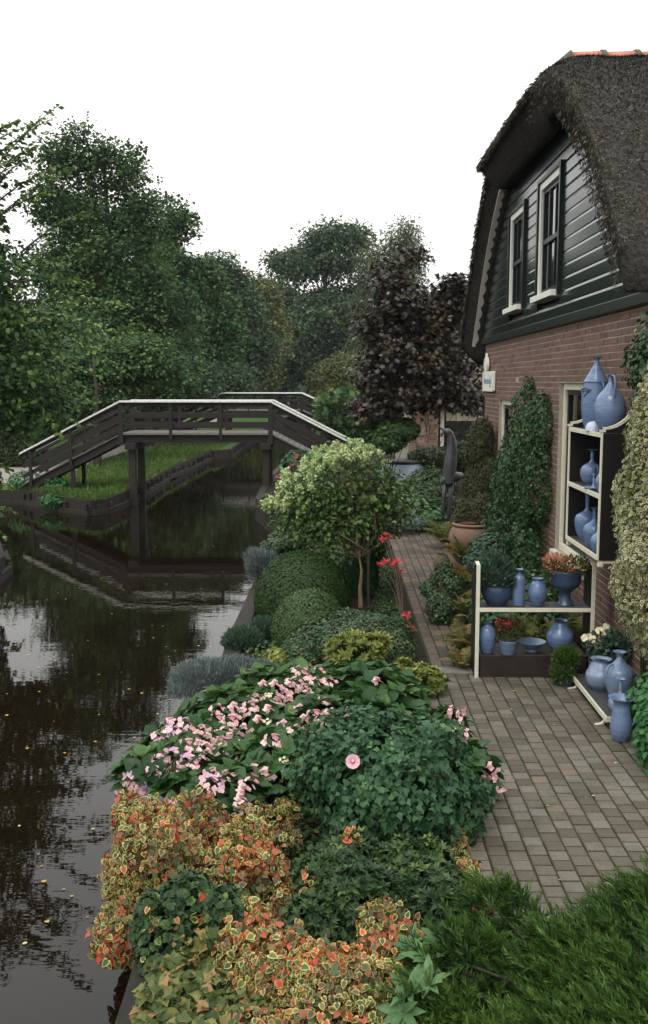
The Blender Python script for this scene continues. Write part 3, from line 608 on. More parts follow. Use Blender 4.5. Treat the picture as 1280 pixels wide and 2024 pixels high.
# ================================================================== BRIDGES
def make_bridge(label, x0, x1, Y, wd=1.25, zd=1.2, ramp=2.55, foot=.02):
    root = thing('footbridge', label, 'bridge', ((x0+x1)/2, Y+wd/2, 0), 'arched timber footbridges over the canal'); o = root.location
    def P(mb, nm, mat, **k): return local(mb, o).build(nm, mat, root, **k)
    rl = .81                                   # rail height over the deck
    ax, bx = x0-ramp, x1+ramp
    prof = [(ax, foot), (x0, zd), (x1, zd), (bx, foot)]
    # deck boards
    mb = MB()
    for (xa, za), (xb, zb_) in zip(prof[:-1], prof[1:]):
        L = math.hypot(xb-xa, zb_-za); nb = int(L/.145)
        for i in range(nb):
            t0, t1 = i/nb, (i+.93)/nb; p = (xa+(xb-xa)*t0, za+(zb_-za)*t0); q = (xa+(xb-xa)*t1, za+(zb_-za)*t1)
            mb.add([(p[0], Y-.04, p[1]), (q[0], Y-.04, q[1]), (q[0], Y+wd+.04, q[1]), (p[0], Y+wd+.04, p[1]), (p[0], Y-.04, p[1]+.035), (q[0], Y-.04, q[1]+.035), (q[0], Y+wd+.04, q[1]+.035), (p[0], Y+wd+.04, p[1]+.035)],
                   [(0,3,2,1),(4,5,6,7),(0,1,5,4),(1,2,6,5),(2,3,7,6),(3,0,4,7)])
    P(mb, 'deck', 'deck_wood', fix=False)
    for y in (Y+.02, Y+wd-.14):
        mb = MB()
        for (xa, za), (xb, zb_) in zip(prof[:-1], prof[1:]): mb.bar((xa, y+.06, za-.10), (xb, y+.06, zb_-.10), .12, .18)
        P(mb, 'girder', 'timber')
    for s, y in ((-1, Y-.06), (1, Y+wd+.06)):
        # posts
        for x, big in ((x0, 1), (x1, 1), (x0+(x1-x0)/3, 0), (x0+2*(x1-x0)/3, 0)):
            mb = MB(); h = .055 if big else .035; mb.box((x-h, y-.03, zd-(.25 if big else .12)), (x+h, y+.03, zd+rl-.045)); P(mb, 'rail_post', 'timber', bevel=.004)
        for xs, xe in ((x0, ax), (x1, bx)):
            for f in (.5, .9):
                x = xs+(xe-xs)*f; z = zd+(foot-zd)*f; mb = MB(); mb.box((x-.035, y-.03, z-.12), (x+.035, y+.03, z+rl-.06)); P(mb, 'rail_post', 'timber', bevel=.004)
        # planks of the railing and the capped handrail
        e = .98
        for fz in (.20, .50):
            mb = MB(); yy = y-s*.045
            mb.bar((x0, yy, zd+fz*rl+.04), (x1, yy, zd+fz*rl+.04), .025, .095)
            for xs, xe in ((x0, ax), (x1, bx)):
                mb.bar((xs, yy, zd+fz*rl+.04), (xs+(xe-xs)*e, yy, zd+(foot-zd)*e+fz*rl+.04), .025, .095)
            P(mb, 'rail_plank', 'timber')
        mb = MB(); mb.bar((x0, y-s*.045, zd+rl-.09), (x1, y-s*.045, zd+rl-.09), .03, .08)
        for xs, xe in ((x0, ax), (x1, bx)): mb.bar((xs, y-s*.045, zd+rl-.11), (xs+(xe-xs)*e, y-s*.045, zd+(foot-zd)*e+rl-.09), .03, .08)
        P(mb, 'rail_plank', 'timber')
        pts = [(xs_, z_+rl) for xs_, z_ in ((ax-.0, foot), (x0, zd), (x1, zd), (bx, foot))]; mb = MB(); tk = .045; wdt = .075
        V = [(px, y+sy*wdt, pz+dz) for px, pz in pts for sy, dz in ((-1, -tk), (1, -tk), (1, 0), (-1, 0))]
        mb.add(V, [(4*i+a, 4*i+(a+1)%4, 4*i+4+(a+1)%4, 4*i+4+a) for i in range(3) for a in range(4)]+[(3,2,1,0),(12,13,14,15)])
        P(mb, 'handrail', 'rail_paint', bevel=.006)
        mb = MB(); mb.bar((x0, y, zd+.02), (x1, y, zd+.02), .03, .05); P(mb, 'kick_board', 'rail_grey')
    for x in (x0+.24, x1-.12):
        mb = MB(); mb.box((x-.13, Y-.18, zd-.36), (x+.13, Y+wd+.18, zd-.20)); P(mb, 'cross_beam', 'timber', bevel=.01)
        for y in (Y+.08, Y+wd-.08):
            mb = MB(); mb.box((x-.085, y-.085, -1.5), (x+.085, y+.085, zd-.36)); P(mb, 'pile', 'timber_wet', bevel=.02)
    for x, z in ((x0-ramp*.5, .5), (x0-ramp*.75, .2), (x1+ramp*.5, .5)):
        for y in (Y+.1, Y+wd-.1): mb = MB(); mb.box((x-.045, y-.045, -.3), (x+.045, y+.045, z)); P(mb, 'ramp_post', 'timber')
    return root
flat('deck_wood', (.16, .14, .12), .75, (.08, .07, .06), 9, .3, .3, (1, .3, 1))
flat('rail_grey', (.20, .18, .15), .6, (.12, .11, .09), 9, .3, .3)
make_bridge('dark timber footbridge with pale capped handrail, nearest across the canal', -5.17, -1.58, 23.9, zd=1.25, ramp=2.45, foot=.0)
make_bridge('farther timber footbridge seen behind the near bridge, pale handrails', -5.1, -1.55, 44.5, zd=1.22, ramp=2.7)
# ================================================================== TREES
def base_at(px, Y, z=-.12): p = AY(px, 900, Y); return (p.x, p.y, z)
LG = 'trees along the left bank of the canal'
tree('broadleaf_tree', 'tallest dark green tree on the left bank, pointed upright top', [BL(152,305,42,20,58),BL(112,330,42,16,50),BL(185,330,42,18,45),BL(218,320,42,16,50),BL(262,330,42,18,50),BL(110,420,42,48,60),BL(240,420,42,38,60),BL(285,440,42,28,60),BL(165,430,42,45,60),BL(150,530,42,90,60),BL(240,530,42,90,80),BL(180,650,42,140,80),BL(290,620,42,90,80)], 540, 130, .34, .17, 'oak', base_at(225,42), .26, group=LG, limbs=70, thick=.3, flatt=.9)
tree('broadleaf_tree', 'dark green tree right of the tallest one on the left bank, rounded drooping crown', [BL(338,425,52,18,42),BL(362,440,52,20,30),BL(320,500,52,45,60),BL(385,560,52,45,60),BL(410,540,52,20,45),BL(330,580,52,75,85),BL(390,610,52,60,75),BL(340,690,52,110,75),BL(410,680,52,60,80)], 480, 120, .42, .20, 'oak', base_at(350,52), .28, group=LG, limbs=50, thick=.25)
tree('broadleaf_tree', 'mid green tree behind the farther bridge ramp on the left bank', [BL(430,570,64,40,70),BL(465,620,64,50,85),BL(440,700,64,70,70),BL(490,700,64,40,60)], 320, 110, .5, .24, 'hazed_green', base_at(440,64), .3, group=LG, limbs=40)
tree('broadleaf_tree', 'yellowing tree at the far right end of the left bank row', [BL(508,600,78,30,50),BL(515,660,78,40,70),BL(500,730,78,45,50)], 280, 100, .55, .26, 'yellow_green', base_at(505,78), .28, group=LG, limbs=30)
tree('broadleaf_tree', 'shaded tree at the left edge behind the overhanging branches', [BL(20,690,36,100,60),BL(110,680,36,80,60),BL(60,770,36,130,50)], 300, 120, .38, .16, 'oak', base_at(40,36), .24, group=LG, limbs=50)
tree('broadleaf_tree', 'low shaded tree standing by the lawn path behind the near bridge', [BL(190,785,32,70,22),BL(200,730,33,100,55),BL(280,720,33,80,50),BL(330,740,40,70,45),BL(130,760,33,80,50)], 300, 110, .33, .14, 'oak', tuple(G(193,922,-.12)), .13, group=LG, limbs=14, trunk_top=3.5, lo=.7)
tree('slim_tree', 'slender lawn tree left of the canal, trunk seen under the bridge deck', [BL(300,735,44,60,50),BL(360,750,44,60,45),BL(430,760,50,60,35)], 240, 110, .4, .17, 'hazed_green', tuple(G(297,885,-.12)), .15, group=LG, limbs=30, trunk_top=4)
CG = 'tall trees at the far end of the canal'
tree('broadleaf_tree', 'tall spreading dark tree at the canal end, sky showing through its limbs', [BL(655,495,92,65,48),BL(590,525,92,55,30),BL(700,470,92,25,26),BL(560,520,92,28,22),BL(640,640,92,80,70),BL(600,700,92,70,80),BL(690,640,92,60,90)], 460, 110, .62, .32, 'hazed_green', base_at(640,92), .5, group=CG, limbs=80, thick=.3)
tree('broadleaf_tree', 'dark tree low between the left row and the spreading tree at the canal end', [BL(548,610,100,38,60),BL(550,700,100,55,80),BL(610,740,100,70,60)], 280, 100, .7, .36, 'hazed_green', base_at(550,100), .4, group=CG, limbs=30)
tree('willow_tree', 'pale twin-topped feathery tree left of the thatched roof, behind the maple', [BL(738,520,76,30,42),BL(795,500,76,26,52),BL(812,550,76,22,55),BL(760,600,76,55,75),BL(740,690,76,50,80),BL(800,650,76,50,90)], 440, 100, .45, .28, 'willow', base_at(770,76), .35, group=CG, limbs=60, tmpl=SLIM, flatt=1.3, up=.1, droop=.9)
tree('broadleaf_tree', 'dark background tree behind the maple near the cottage', [BL(880,640,60,90,70),BL(800,700,60,70,70),BL(930,720,60,80,70)], 240, 100, .45, .22, 'oak', base_at(860,60), .3, group=CG, limbs=30)
bush('round_shrub', 'olive green round shrub beyond the farther bridge', 'shrub', [BL(690,745,52,60,50),BL(640,755,52,38,42),BL(735,760,52,50,40),BL(680,790,52,80,40)], 15000, .20, SLIM, 'olive_bush', zmin=0, up=.2, stems=14, thick=.2, wid=1.4)
# the copper maple
tree('purple_maple', 'purple-leaved maple beside the thatched house, over the far end of the path', [BL(765,560,21.5,38,50),BL(815,520,21.5,20,36),BL(800,610,21.5,60,60),BL(755,650,21.5,55,50),BL(850,640,21.5,60,50),BL(890,585,21.5,38,36),BL(925,590,21.5,22,26),BL(905,560,21.5,20,24),BL(905,670,21.5,45,60),BL(800,710,21.5,85,50),BL(870,740,21.5,75,50),BL(745,735,21.5,45,40),BL(800,780,21.5,80,35),BL(735,800,21.5,55,30),BL(900,790,21.5,60,30)], 520, 38, .16, .095, 'purple', tuple(G(834,915,0)), .07, group=None, tmpl=MAPLE, limbs=70, bark='bark_pale', lf=.3, thick=.4, lumpy=.38, up=.8, trunk_top=2.6)
# near tree overhanging the left edge
root = tree('overhanging_tree', 'light green large-leaved tree leaning in from the left edge of the water', [BL(-150,330,16,120,130),BL(-75,410,16,70,100),BL(-90,560,16,170,130),BL(-10,560,16,65,60),BL(0,650,16,110,60),BL(20,730,16,120,60),BL(50,800,16,75,35),BL(-60,800,16,140,90),], 330, 46, .22, .095, 'near_tree', (-7.3, 16.9, -.2), .2, group=None, tmpl=LEAF, limbs=80, thick=.4, lumpy=.3, flatt=.45, cvar=.15)
PP = []; TT = []; NN = []; RR = []; mb = MB(); bs = Vector(root.location)
for (a, b_) in [((-60,400),(115,208)),((-60,420),(92,262)),((-100,330),(38,236)),((-60,480),(150,330)),((-20,380),(70,300)),((20,600),(262,606)),((20,620),(222,652)),((0,700),(196,690)),((40,720),(205,748)),((60,760),(190,800)),((40,500),(170,420)),((40,520),(130,520)),((20,560),(185,560)),((60,800),(160,842)),((-40,300),(60,330)),((-80,330),(80,240)),((-60,360),(105,232)),((-90,300),(20,250)),((-60,380),(70,290)),((-40,430),(110,330)),((-30,450),(90,380)),((30,640),(150,600)),((50,770),(120,860)),((20,800),(60,880)),((-60,900),(20,930)),((-80,980),(30,960)),((-80,1000),(26,1010)),((-60,1030),(14,1060))]:
    Y = 15.2+rng.random()*2; p = AY(*a, Y); q = AY(*b_, Y-.3+rng.random()*.6); L = (q-p).length; m = int(L/.036)
    pts = [p.lerp(q, t)+Vector((0, 0, .12*math.sin(t*math.pi)*L*.5))-bs for t in np.linspace(0, 1, 7)]; mb.tube(pts, [.018*(1-.85*t) for t in np.linspace(0, 1, 7)], 5)
    d = (q-p).normalized(); side = Vector((0, 1, 0)).cross(d)
    for i in range(m):
        t = .15+.85*i/m; c = p.lerp(q, t)+Vector((0, 0, .12*math.sin(t*math.pi)*L*.5))-bs
        for r_ in range(2):
            s = (-1)**(i+r_); o = Vector(rng.normal(size=3))*.02
            PP.append(c+o); TT.append(d*.7+Vector((0, s*.9, 0))+Vector(rng.normal(size=3))*.35+Vector((0, 0, -.3))); NN.append(Vector((0, 0, 1))+Vector(rng.normal(size=3))*.45); RR.append(min(1, max(0, .5+.4*t+rng.normal()*.15)))
leaves('branch_tips', np.array(PP), np.array(NN), np.array(TT), .095*rng.uniform(.6, 1.2, len(PP)), LEAF, 'near_tree', root, np.array(RR))
mb.build('twigs', 'bark', root, fix=False)
# far wood closing the horizon, and the hedge
def mass(name, mat, x0, x1, y0, y1, h, n, size, label, cat, tmpl=DIA):
    X = rng.uniform(x0, x1, n); Y = rng.uniform(y0, y1, n); hh = h*(.8+.25*np.sin(X*.35)+.15*np.sin(X*.9+1)); Z = hh*rng.random(n)**.6
    o = leaves(name, np.stack([X, Y, Z], 1), nrm(rng.normal(size=(n, 3))+np.array([0, -.4, .8])), rng.normal(size=(n, 3)), size*rng.uniform(.6, 1.3, n), tmpl, mat); return tag(o, label, cat, kind='stuff')
mass('far_wood', 'hazed_green', -90, 60, 104, 112, 8.5, 42000, .9, 'dark green wood closing off the view behind all the trees', 'woodland')
mass('undergrowth', 'oak', -26, -9.6, 46, 60, 3.0, 16000, .4, 'low dark undergrowth beneath the trees on the left bank', 'undergrowth')
mass('undergrowth', 'oak', -40, -11.5, 30, 36, 2.2, 12000, .3, 'shaded thicket at the left edge beyond the hedge', 'undergrowth')
mass('undergrowth', 'hazed_green', -3.2, 12, 84, 92, 4.5, 9000, .5, 'dark thicket at the very end of the canal', 'undergrowth')
mass('undergrowth', 'oak', -.9, 9, 40, 46, 2.3, 9000, .3, 'shaded planting on the right bank around the farther bridge foot', 'undergrowth')
def hedge(label, x0, x1, y0, y1, h, n, size, mat):
    root = thing('hedge', label, 'hedge', ((x0+x1)/2, (y0+y1)/2, 0)); X = rng.uniform(x0, x1, n); Y = rng.uniform(y0, y1, n); Z = rng.uniform(0, h, n); f = rng.integers(0, 4, n)
    N = rng.normal(size=(n, 3))*.5; Z[f < 2] = h+rng.normal(size=(f < 2).sum())*.03; N[f < 2, 2] += 1; Y[f == 2] = y0+rng.normal(size=(f == 2).sum())*.03; N[f == 2, 1] -= 1; X[f == 3] = x1+rng.normal(size=(f == 3).sum())*.03; N[f == 3, 0] += 1
    P = np.stack([X, Y, Z], 1)-np.array(root.location); leaves('foliage', P, nrm(N), rng.normal(size=(n, 3)), size*rng.uniform(.6, 1.2, n), DIA, mat, root)
    mb = MB(); mb.box((x0-root.location.x+.1, y0-root.location.y+.1, 0), (x1-root.location.x-.1, y1-root.location.y-.1, h-.12)); mb.build('branches', 'soil', root)
hedge('clipped dark hedge beside the lawn path at the left edge', -17, -9.4, 30.5, 32, .92, 14000, .09, 'box')
# grass on the lawn
n = 120000; X = rng.uniform(-8.6, -4.6, n); Y = rng.uniform(21.6, 46, n)**1.0
def leftx(Y): return np.interp(Y, [21.85,22.1,23.2,26,29.7,34,38,39,46], [-5.3,-5.2,-5.08,-5.05,-5.1,-4.95,-4.85,-4.15,-4.2])
df = (Y-21.85-(-5.45-X)*.95)/1.38; ok = (X < leftx(Y)-.03) & (df > .03) & (X > np.where(Y < 25.6, -8.0, -7.85)); X = X[ok]; Y = Y[ok]; df = df[ok]
dd = np.minimum(leftx(Y)-X, df); Z = np.full(len(X), -.12)
P = np.stack([X, Y, Z-.005], 1); m = len(P); T = np.array([0, 0, 1])+rng.normal(size=(m, 3))*.35
tall = rng.random(m) < np.where(dd < .5, .35, .04)
tag(leaves('grass', P, nrm(rng.normal(size=(m, 3))), T, np.where(tall, .14, .06)*rng.uniform(.6, 1.4, m), SLIM, 'grass', None, np.clip(rng.beta(2, 2.6, m)+.2*lump(P, 1.2, 4)+tall*.25, 0, 1), .9), 'short green lawn grass on the left bank by the near bridge', 'grass', kind='stuff')
bush('weed', 'leafy weeds at the foot of the left bridge ramp', 'weeds', [(-7.6,24.3,.05,.5,.3,.3),(-6.8,24.0,.0,.3,.25,.22)], 1500, .07, LEAF, 'bright_bush', zmin=-.2, up=.5)
bush('weed', 'green weed hanging over the bank timbers left of the near bridge', 'weeds', [(-6.55,22.55,-.2,.25,.15,.16)], 500, .07, LEAF, 'bright_bush', zmin=-.45)
bush('waterside_shrub', 'dark shrub on the bank at the left edge, below the overhanging tree', 'shrub', [BL(-60,960,14.5,62,60),BL(-50,1030,14.5,50,50),BL(-100,1000,15,60,80)], 3500, .09, LEAF, 'near_tree', zmin=-.3, stems=8)

# ================================================================== GARDEN PLANTS, far to near
def hit(px, py, blobs, sc=1.0):
    d = ray(px, py).normalized(); o = Vector((0, 0, H)); best = None
    for cx, cy, cz, rx, ry, rz in blobs:
        s = Vector((1/rx, 1/ry, 1/rz))/sc; oo = Vector(((o.x-cx)*s.x, (o.y-cy)*s.y, (o.z-cz)*s.z)); dd_ = Vector((d.x*s.x, d.y*s.y, d.z*s.z))
        A = dd_.dot(dd_); B = 2*oo.dot(dd_); C = oo.dot(oo)-1; D = B*B-4*A*C
        if D < 0: continue
        t = (-B-math.sqrt(D))/(2*A)
        if t > 0 and (best is None or t < best[0]):
            p = o+d*t; best = (t, p, Vector(((p.x-cx)/rx**2, (p.y-cy)/ry**2, (p.z-cz)/rz**2)).normalized())
    if best is None:
        c = min(blobs, key=lambda b: (ray(px, py).normalized().cross(Vector(b[:3])-o)).length); t = (Vector(c[:3])-o).dot(d); p = o+d*t; return p, (p-Vector(c[:3])).normalized()
    return best[1], best[2]
bush('dark_shrub', 'dark spreading shrub in front of the right bridge ramp', 'shrub', [BL(740,834,22.5,50,14),BL(785,850,21.5,45,25),BL(765,870,21.5,40,25)], 6000, .085, LEAF, 'oak', zmin=0, stems=10)
b = [BL(590,925,19.6,32,36),BL(575,965,19.4,28,26),BL(610,950,19.2,38,34)]
root = bush('flowering_shrub', 'red-flowered shrub on the right bank under the bridge', 'shrub', b, 2600, .09, LEAF, 'hibiscus', zmin=-.25, stems=6)
P = np.array([hit(x, y, b)[0]-Vector(root.location) for x, y in [(585,905),(595,912),(580,918),(572,925),(566,932),(548,942),(560,938),(592,925),(603,915),(588,900),(575,940)]])
rosettes('flowers', P, nrm(np.array([[-.3,-.8,.5]]*len(P))), 6, .04, PETAL, 'redflower', root)
# cottage beyond
ct = thing('cottage', 'small brick cottage with grey thatched roof behind the maple', 'house', (4.4, 28, 0)); co = ct.location
mb = MB(); z = 0; k = 0
while z < 2.35:
    x = 1.95-(.1 if k % 2 else 0)
    while x < 2.75:
        mb.box((max(x, 1.95)+.006, 27.0, z+.007), (min(x+.21, 2.75), 27.1, z+.062)); x += .216
    x = 4.25
    while x < 9: mb.box((x, 27.0, z+.007), (x+.21, 27.1, z+.062)); x += .216
    z += .072; k += 1
local(mb, co).build('wall', 'far_brick', ct, fix=False)
mb = MB(); mb.box((1.95,27.02,0), (2.75,33,2.4)); mb.box((4.2,27.02,0), (9,33,2.4)); local(mb, co).build('masonry', 'mortar', ct)
mb = MB(); mb.box((2.75,27.3,0), (4.2,27.4,2.4)); local(mb, co).build('dark_infill', 'dark_paint', ct)  # dark panel filling the gap in the brick behind the window
mb = MB(); mb.box((2.82,27.15,.5), (2.92,27.22,2.0)); mb.box((3.85,27.15,.5), (3.95,27.22,2.0)); mb.box((2.92,27.15,1.92), (3.85,27.22,2.0)); wf = local(mb, co).build('window', 'white_paint', ct)
mb = MB(); mb.box((2.92,27.2,.6), (3.85,27.21,1.92)); local(mb, co).build('pane', 'glass', wf)
mb = MB(); mb.box((2.98,27.17,1.45), (3.80,27.19,1.9)); local(mb, co).build('curtain', 'curtain', wf)
mb = MB(); prof = [(26.4,2.15),(26.4,2.45),(30,4.25),(33.6,2.45),(33.6,2.15),(30,3.9)]
mb.prism([(a, b_) for a, b_ in prof], 0, 1.7, 9.4); rf = local(mb, co).build('roof', 'thatch_grey', ct)
n = 9000; X = rng.uniform(1.7, 8, n); t = rng.random(n); P = np.stack([X-co.x, 26.4+3.6*t-co.y, 2.47+1.8*t], 1)
leaves('reed_ends', P, np.tile([0, -.45, .9], (n, 1))+rng.normal(size=(n, 3))*.4, np.array([0, -.75, -.5])+rng.normal(size=(n, 3))*.4, .12, SLIM, 'straw', rf, rng.random(n)*.5+.45)
# garden table in front of the cottage wall
tb = thing('garden_table', 'low table with dark top and pale blue cloth below the maple trunk', 'table', tuple(G(795, 972, 0)))
mb = MB(); mb.lathe([(.0,.66),(.46,.66),(.48,.68),(.48,.71),(.46,.73),(0.001,.73)], n=28); mb.build('table_top', 'timber_wet', tb, True)
mb = MB(); mb.lathe([(.455+.03*math.sin(0), .655),(.47,.60),(.52,.35),(.55,.15),(.53,.15),(.45,.60)], n=40); 
for i, v in enumerate(mb.v):
    a = math.atan2(v[1], v[0]); r = math.hypot(v[0], v[1])*(1+.05*(.66-v[2])/.5*math.sin(a*9)); mb.v[i] = (r*math.cos(a), r*math.sin(a), v[2])
mb.build('cloth', 'cloth_blue', tb, True); mb = MB()
for a in range(4): mb.tube([(.3*math.cos(a*1.57+.7), .3*math.sin(a*1.57+.7), .66), (.36*math.cos(a*1.57+.7), .36*math.sin(a*1.57+.7), 0)], .022)
mb.build('legs', 'timber_wet', tb)
bush('clipped_shrub', 'rounded green shrub left of the bird sculpture', 'shrub', [BL(850,960,17.8,52,38),BL(840,1000,17.4,60,45),BL(800,990,17.6,50,40)], 6500, .055, LEAF, 'box', zmin=0)
bush('clipped_shrub', 'low clipped green mound behind the bird sculpture, below the cottage window', 'shrub', [BL(865,905,23,60,22),BL(925,900,23,60,30)], 3500, .08, DIA, 'box', zmin=0)
bush('broad_leaved_plant', 'broad-leaved plant at the end of the brick path', 'plant', [BL(815,1005,16.9,38,30),BL(850,1025,16.6,30,26)], 420, .13, LEAF, 'rhodo', zmin=0, stems=5)
bush('creeping_shrub', 'grey-green creeping shrub spilling over the end of the path', 'shrub', [BL(790,1030,16.4,48,18),BL(765,1010,16.4,30,22),BL(830,1040,16.6,22,9)], 3800, .05, SLIM, 'grey_shrub', zmin=0.02, wid=1.3)
bush('groundcover', 'dark ivy filling the bed between path and quay at the far end', 'ground cover', [(-.2,17.5,0,.8,1.6,.35),(-.7,20,0,.9,1.6,.35),(.2,14.6,0,.55,1.4,.32),(-.45,15.5,0,.5,1.4,.25)], 6000, .08, LEAF, 'azalea', zmin=0.0)
bush('yew', 'loose dark olive yew against the far corner of the house', 'shrub', [BL(950,880,14.6,28,50),BL(960,940,14.6,34,55),BL(942,965,14.6,30,50),BL(928,1015,14.6,32,42),BL(960,1010,14.4,40,40)], 15000, .055, SLIM, 'yew', zmin=0, stems=10, wid=1.1, thick=.2, lumpy=.2)
# climbers on the house wall
b = [(2.27,12.0,2.25,.16,.35,.26),(2.25,11.4,2.0,.2,.38,.40),(2.24,12.1,1.75,.22,.6,.5),(2.22,12.5,1.2,.24,.7,.6),(2.2,11.6,1.3,.26,.6,.7),(2.16,12.3,.55,.3,.85,.55),(2.14,11.5,.5,.32,.7,.5),(2.28,12.0,2.45,.08,.12,.14),(2.28,11.05,2.0,.12,.26,.36),(2.27,11.0,1.4,.16,.3,.5),(2.22,13.0,1.25,.16,.4,.55),(2.2,12.9,.6,.24,.5,.45)]
bush('climbing_ivy', 'glossy green climber on the brick wall between the two lower windows', 'climber', b, 18000, .043, LEAF, 'ivy', zmin=0.02, thick=.18, lumpy=.3, lsc=9, stems=10, up=.15, rand=.7)
b = []
for i in range(34):
    z = .35+2.15*(i+.5)/34; r = rng.uniform(.20, .30); lf = np.interp(z, [.3,.6,.9,1.2,1.4,1.9,2.3,2.6], [2.32,2.20,2.04,1.94,1.93,1.99,2.07,2.16])+abs(rng.normal())*.03; b.append((lf+r, rng.uniform(6.8, 7.15), z, r, r*.9, r*rng.uniform(.8, 1.2)))
b += [(2.62,6.95,1.9,.35,.35,.5),(2.62,6.9,1.2,.4,.35,.6)]
bush('variegated_shrub', 'cream and green variegated shrub at the near corner of the house', 'shrub', b, 34000, .032, LEAF, 'varieg_ivy', zmin=.1, thick=.14, lumpy=.2, lsc=7, stems=12, up=.25, rand=.8, rfun2=lambda P, m: np.clip(rng.beta(2, 2, m)+lump(P, 5, 8)*.3, 0, 1))
bush('climbing_ivy', 'dark ivy hanging from the eave above the variegated shrub', 'climber', [(2.36,7.2,2.72,.22,.3,.35),(2.50,7.05,3.0,.22,.3,.2),(2.30,7.35,2.35,.14,.25,.3),(2.25,7.45,2.62,.12,.2,.2)], 3200, .045, LEAF, 'ivy', zmin=.1, thick=.45, stems=8, fill=.5, lumpy=.4)
bush('leafy_shrub', 'bright green low shrub beside the tall blue jug, under the variegated shrub', 'shrub', [(2.32,6.25,.2,.38,.42,.34),(2.30,6.7,.30,.28,.3,.26),(2.45,5.75,.1,.4,.4,.26)], 3800, .055, LEAF, 'bright_bush', zmin=0.02, stems=8, up=.5)
# fern bed beside the path
def fern(label, base, n, L, mat='fern', fw=.24, up=1.15):
    n = int(n*1.9); root = thing('fern', label, 'fern', base, 'ferns beside the brick path'); P = []; T = []; N = []; S = []; RV = []; mb = MB()
    for k in range(n):
        a = 2.39996*k+rng.random()*.4; l = L*rng.uniform(.6, 1.15); d = Vector((math.cos(a), math.sin(a), 0)); pts = []; r0 = rng.random()*.45+(.5 if rng.random() < .18 else .05); st_ = rng.uniform(.35, .85)
        for i in range(42):
            t = i/41; pts.append(d*l*(t*st_)+Vector((rng.normal()*.001, 0, l*up*(t-.62*t*t*(st_+.25)))))
        mb.tube(pts[::3]+[pts[-1]], .003, 4)
        for i in range(5, 41):
            tg = (pts[i+1]-pts[i-1]).normalized(); sd = tg.cross(Vector((0, 0, 1))).normalized(); w_ = fw*l*math.sin(math.pi*min(1, (i/41)**.8*.96))
            for s in (-1, 1):
                P.append(pts[i]); T.append(sd*s+tg*.45+Vector((0, 0, -.25))+Vector(rng.normal(size=3))*.12); N.append(sd.cross(tg)*1+Vector(rng.normal(size=3))*.3); S.append(w_*rng.uniform(.8, 1.1)); RV.append(min(1, r0+rng.random()*.25))
    leaves('fronds', np.array(P), np.array(N), np.array(T), np.array(S), SLIM, mat, root, np.array(RV), .42); mb.build('stalks', 'bark_pale', root, fix=False)
fern('yellow-green fern left of the white-edged stand', tuple(G(925,1300)), 13, .42)
fern('browning fern behind the left side of the stand', tuple(G(930,1235)), 13, .50)
fern('pale fern in the middle of the bed beside the brick path', tuple(G(915,1175)), 14, .52)
fern('tall fern just in front of the terracotta urn', tuple(G(925,1120)), 14, .55)
fern('fern at the far end of the bed, left of the terracotta urn', tuple(G(885,1085)), 14, .62)
fern('dark-based fern leaning over the path edge left of the stand', tuple(G(895,1215)), 12, .42)
fern('low fern at the foot of the stand, touching the kerb strip', tuple(G(915,1325)), 9, .28)
fern('fern seen through the stand between its shelves', (1.75,8.9,0), 14, .50)
fern('fern behind the right half of the stand', (2.05,9.1,0), 12, .55)
bush('dark_shrub', 'dark green shrub at the edge of the brick path, among the ferns', 'shrub', [BL(868,1200,10.1,30,32),BL(885,1150,10.8,30,35),BL(850,1165,10.6,18,20)], 4200, .032, LEAF, 'holly', zmin=0.01, stems=5, lumpy=.4, lsc=17, thick=.35)
bush('flowering_shrub', 'small coral-flowered plant in front of the terracotta urn', 'plant', [BL(965,1085,11.2,40,35),BL(945,1110,10.8,30,22)], 1400, .045, LEAF, 'blue_shrub', zmin=0.01, stems=6, rfun=None)
bush('leafy_plant', 'green plant behind the stand against the wall', 'plant', [(1.95,9.6,.3,.3,.5,.4),(1.6,9.5,.2,.3,.4,.3)], 2200, .06, LEAF, 'ivy', zmin=0.01, stems=6)

# the small standard tree with lime flower heads
b = [BL(690,955,11.2,95,72),BL(625,985,11.2,75,55),BL(755,975,11.2,48,62),BL(660,1030,11.2,85,42),BL(735,1030,11.2,50,32),BL(590,1010,11.2,50,30),BL(680,1065,11.2,80,25),BL(600,1040,11.2,55,28),BL(760,1010,11.2,45,45)]
root = tree('standard_hydrangea', 'small standard tree with a broad crown and lime flower heads, above the box domes', b, 560, 16, .085, .052, 'lime_leaf', tuple(G(712,1200)), .034, group=None, tmpl=LEAF, limbs=26, lo=.9, lf=.42, bark='bark_pale', cat='tree', thick=.25, trunk_top=.74, flatt=.9, cvar=.12, lumpy=.15)
mb = MB(); o = root.location; mb.tube([(.09,.05,0),(.085,.05,.85)], .016, 6); mb.build('stake', 'bark', root)
hp = [(528,1000),(540,992),(552,978),(548,998),(562,1003),(570,985),(558,965),(572,958),(585,945),(565,940),(590,968),(600,930),(612,945),(603,915),(620,920),(630,905),(622,895),(640,888),(655,895),(645,910),(665,882),(680,888),(675,900),(695,880),(710,882),(722,888),(705,895),(735,892),(690,905),(615,965),(632,930),(660,915),(750,900),(722,905)]
heads = []
for v in range(4):
    n = 130; d = rdir(n); P = d*np.array([.040,.040,.055])*rng.uniform(.6, 1, n)[:, None]; o_ = leaves('flower_head', P, d, rng.normal(size=(n, 3)), .026, PETAL, 'lime', None, np.clip(rng.beta(3, 2, n), 0, 1)); heads.append(o_.data); bpy.data.objects.remove(o_)
